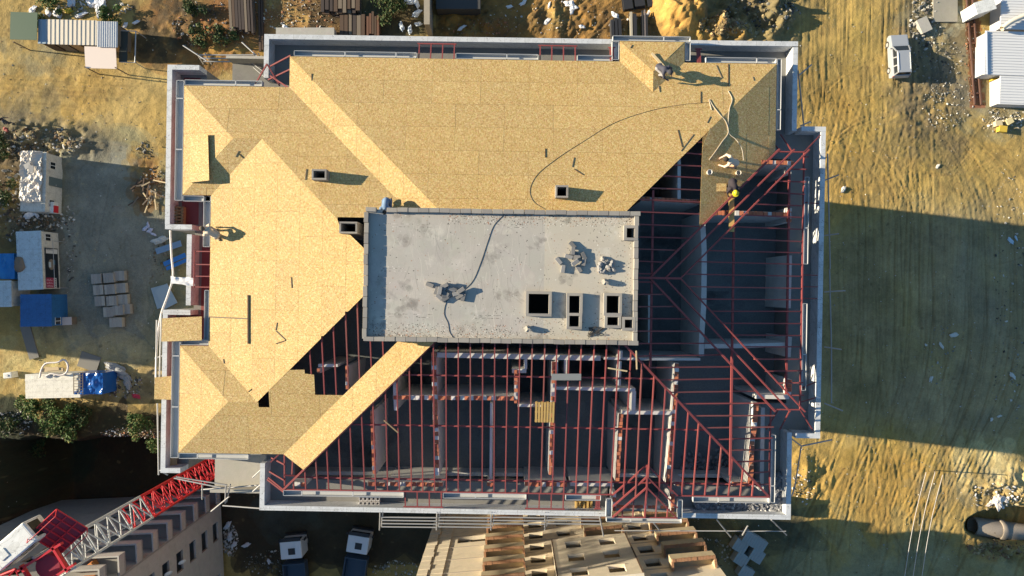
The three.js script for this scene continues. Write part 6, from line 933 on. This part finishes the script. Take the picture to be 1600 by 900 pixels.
// ---------------------------------------------------------------- people
function person(label, place, turn, pose, cl, cap) {
  const J = pose === 'walk' ? { pel: [0, 0.95, 0], chest: [0, 1.32, -0.04], neck: [0, 1.5, -0.05], head: [0, 1.64, -0.08], sh: [0.2, 1.43, -0.04], el: [[0.28, 1.15, 0.1], [-0.28, 1.16, -0.14]], ha: [[0.26, 0.92, 0.02], [-0.25, 0.95, -0.32]], hip: [0.1, 0.92, 0], kn: [[0.11, 0.5, -0.18], [-0.11, 0.5, 0.05]], ft: [[0.11, 0.09, -0.22], [-0.11, 0.1, 0.28]] }
    : pose === 'sit' ? { pel: [0, 0.16, 0.05], chest: [0, 0.55, 0], neck: [0, 0.72, -0.05], head: [0, 0.86, -0.1], sh: [0.2, 0.64, -0.02], el: [[0.29, 0.42, -0.18], [-0.29, 0.42, -0.18]], ha: [[0.14, 0.34, -0.42], [-0.14, 0.34, -0.42]], hip: [0.11, 0.14, 0.02], kn: [[0.15, 0.3, -0.42], [-0.15, 0.3, -0.42]], ft: [[0.14, 0.07, -0.68], [-0.14, 0.07, -0.68]] }
      : { pel: [0, 0.5, 0.2], chest: [0, 0.78, -0.14], neck: [0, 0.88, -0.32], head: [0, 0.93, -0.46], sh: [0.2, 0.82, -0.22], el: [[0.3, 0.52, -0.36], [-0.3, 0.5, -0.34]], ha: [[0.16, 0.22, -0.56], [-0.2, 0.2, -0.54]], hip: [0.11, 0.46, 0.18], kn: [[0.2, 0.42, -0.24], [-0.17, 0.1, -0.2]], ft: [[0.18, 0.07, -0.08], [-0.17, 0.07, 0.3]] };
  if (pose === 'crouch') for (const k of ['pel', 'chest', 'neck', 'head', 'sh', 'hip']) J[k] = [J[k][0], J[k][1] * 0.84, J[k][2]];
  const S = (s, p) => V(p[0] * s, p[1], p[2]), v = (p) => V(...p), bones = [];
  const bone = (a, b, ra, rb, c) => bones.push([a, b, ra, rb, c]);
  bone(v(J.pel), v(J.chest), 0.135, 0.15, 1); bone(v(J.chest), v(J.neck), 0.13, 0.06, 1); bone(v(J.neck), v(J.head), 0.055, 0.06, 0); bone(v(J.head), V(J.head[0], J.head[1] + 0.06, J.head[2] + 0.01), 0.09, 0.1, 0);
  [1, -1].forEach((s, i) => { const sh = S(s, J.sh), hip = S(s, J.hip), el = v(J.el[i]), ha = v(J.ha[i]), kn = v(J.kn[i]), ft = v(J.ft[i]); bone(v(J.chest), sh, 0.1, 0.075, 1); bone(sh, el, 0.068, 0.048, 1); bone(el, ha, 0.046, 0.032, 1); const d = ha.clone().sub(el).normalize(); bone(ha, ha.clone().addScaledVector(d, 0.07), 0.036, 0.034, 0); bone(v(J.pel), hip, 0.12, 0.1, 2); bone(hip, kn, 0.095, 0.062, 2); bone(kn, ft, 0.06, 0.042, 2); bone(ft, ft.clone().add(V(0, -0.03, -0.16)), 0.045, 0.04, 3); });
  const N = 56, mc = new MarchingCubes(N, M.white, false, false, 60000), half = 1.0, cy = pose === 'walk' ? 0.9 : 0.5, f = mc.field, dist = (p, [a, b, ra, rb]) => { const ab = b.clone().sub(a), t = Math.min(1, Math.max(0, p.clone().sub(a).dot(ab) / Math.max(1e-6, ab.lengthSq()))); return p.distanceTo(a.clone().addScaledVector(ab, t)) - (ra + (rb - ra) * t); };
  const P = V(0, 0, 0), pre = bones.map((b) => [b[0], b[1], b[2], b[3]]);
  for (let k = 0; k < N; k++) for (let j = 0; j < N; j++) for (let i = 0; i < N; i++) { P.set((i - N / 2) / (N / 2) * half, (j - N / 2) / (N / 2) * half + cy, (k - N / 2) / (N / 2) * half); let s = 0; for (const b of pre) { const ax = P.x - b[0].x, ay = P.y - b[0].y, az = P.z - b[0].z, bx = b[1].x - b[0].x, by = b[1].y - b[0].y, bz = b[1].z - b[0].z, l = bx * bx + by * by + bz * bz, t = Math.min(1, Math.max(0, (ax * bx + ay * by + az * bz) / Math.max(1e-6, l))), d = Math.hypot(ax - bx * t, ay - by * t, az - bz * t) - (b[2] + (b[3] - b[2]) * t); s += Math.exp(-45 * d); } f[i + j * N + k * N * N] = Math.log(Math.max(1e-30, s)) / 45; }
  mc.isolation = 0; mc.update(); const n = mc.count, pos = [], nor = [], col = [], skin = [0.42, 0.26, 0.18], pal = [skin, ...cl];
  for (let i = 0; i < n; i++) { const p = V(mc.positionArray[i * 3] * half, mc.positionArray[i * 3 + 1] * half + cy, mc.positionArray[i * 3 + 2] * half); pos.push(p.x, p.y, p.z); nor.push(mc.normalArray[i * 3], mc.normalArray[i * 3 + 1], mc.normalArray[i * 3 + 2]); let best = 9, c = 1; for (const b of bones) { const d = dist(p, b); if (d < best) { best = d; c = b[4]; } } col.push(...pal[c]); }
  const extra = []; [1, -1].forEach((s, i) => { const ha = v(J.ha[i]), el = v(J.el[i]), d = ha.clone().sub(el).normalize(), side = V(1, 0, 0).cross(d).normalize(), r = d.clone().cross(side).normalize(), base = ha.clone().addScaledVector(d, 0.08); for (let k = 0; k < 4; k++) { const b = base.clone().addScaledVector(r, -0.026 + k * 0.018), m = b.clone().addScaledVector(d, [0.04, 0.045, 0.042, 0.034][k]), e = m.clone().addScaledVector(d, 0.025).addScaledVector(side, 0.02); extra.push(pipeG(b, m, 0.009, 6), pipeG(m, e, 0.008, 6)); } const tb = ha.clone().addScaledVector(d, 0.03).addScaledVector(r, -0.03); extra.push(pipeG(tb, tb.clone().addScaledVector(d, 0.045).addScaledVector(r, -0.03), 0.01, 6)); });
  const hd = v(J.head); extra.push(pipeG(hd.clone().add(V(0, 0.03, -0.09)), hd.clone().add(V(0, 0, -0.115)), 0.014, 6)); for (const s of [-1, 1]) extra.push(pipeG(hd.clone().add(V(s * 0.09, 0.0, 0)), hd.clone().add(V(s * 0.095, 0.05, 0.01)), 0.016, 6));
  for (const g of extra) { const q = clean(g); pos.push(...q.attributes.position.array); nor.push(...q.attributes.normal.array); for (let i = 0; i < q.attributes.position.count; i++) col.push(...skin); }
  const g = new THREE.BufferGeometry(); g.setAttribute('position', new THREE.Float32BufferAttribute(pos, 3)); g.setAttribute('normal', new THREE.Float32BufferAttribute(nor, 3)); g.setAttribute('color', new THREE.Float32BufferAttribute(col, 3));
  const T = thing('person', label, 'person', [place.x, place.y, place.z], turn);
  mesh('body', g, new THREE.MeshStandardMaterial({ vertexColors: true, roughness: 0.85 }), T);
  const hg = new THREE.SphereGeometry(cap.r || 0.125, 18, 10, 0, 6.283, 0, 1.7); hg.scale(1, 1, 1.12); mesh(cap.name, hg, mat(cap.rgb, cap.name === 'helmet' ? 0.4 : 0.9), T, [hd.x, hd.y + 0.05, hd.z + 0.02]);
  if (cap.name === 'helmet') mesh('helmet_brim', new THREE.CylinderGeometry(0.155, 0.165, 0.015, 20).translate(0, 0, -0.02), mat(cap.rgb, 0.4), T, [hd.x, hd.y + 0.06, hd.z]);
  return T;
}
const rw = (px, py, dy = 0) => { const q = roofPoint(px, py, dy); return toWorld(q.x, q.y, q.z); };
person('worker in pale clothes crouching on the shaded east slope', rw(1140, 256, 0), R(80), 'crouch', [[0.66, 0.52, 0.38], [0.5, 0.3, 0.18], [0.08, 0.06, 0.05]], { name: 'hair', rgb: [0.03, 0.025, 0.02] });
person('worker in black clothes and a yellow helmet at the edge of the east slope', rw(1141, 291, 0.0), R(180), 'crouch', [[0.03, 0.022, 0.028], [0.03, 0.025, 0.03], [0.05, 0.04, 0.04]], { name: 'helmet', rgb: [0.75, 0.62, 0.02] });
person('worker in dark clothes crouching on the north bay', rw(1031, 112, 0.0), R(-130), 'crouch', [[0.05, 0.05, 0.07], [0.3, 0.28, 0.27], [0.08, 0.06, 0.05]], { name: 'cap', rgb: [0.04, 0.04, 0.05] });
person('worker in beige clothes crouching at the west eave', rw(339, 366, 0.0), R(60), 'crouch', [[0.55, 0.46, 0.34], [0.45, 0.36, 0.26], [0.1, 0.08, 0.06]], { name: 'hair', rgb: [0.12, 0.09, 0.06] });
{ person('worker in blue crouching against the upper edge of the concrete roof', rw(606, 321), R(180), 'crouch', [[0.16, 0.24, 0.36], [0.1, 0.16, 0.26], [0.05, 0.05, 0.05]], { name: 'hair', rgb: [0.03, 0.025, 0.02] }); }
{ const q = onGround(21, 194); person('person in dark clothes walking on the lane at the left', q, R(-60), 'walk', [[0.03, 0.045, 0.07], [0.03, 0.035, 0.05], [0.05, 0.05, 0.05]], { name: 'hair', rgb: [0.03, 0.025, 0.02] }); }
for (const [px, py, l, c] of [[1107, 270, 'small white pot on the east slope left of the pale worker', [0.6, 0.58, 0.55]], [1152, 271, 'small pale tool on the east slope below the pale worker', [0.55, 0.5, 0.42]]]) { const q = rw(px, py, 0.0); tag(mesh('paint_pot', new THREE.LatheGeometry([[0, 0], [0.11, 0], [0.13, 0.24], [0.115, 0.24], [0.1, 0.03], [0, 0.03]].map(([a, b]) => new THREE.Vector2(a, b)), 18), mat(c, 0.5), scene, [q.x, q.y, q.z], [0, 0, 0]), l, 'pot'); }

renderer.render(scene, camera);
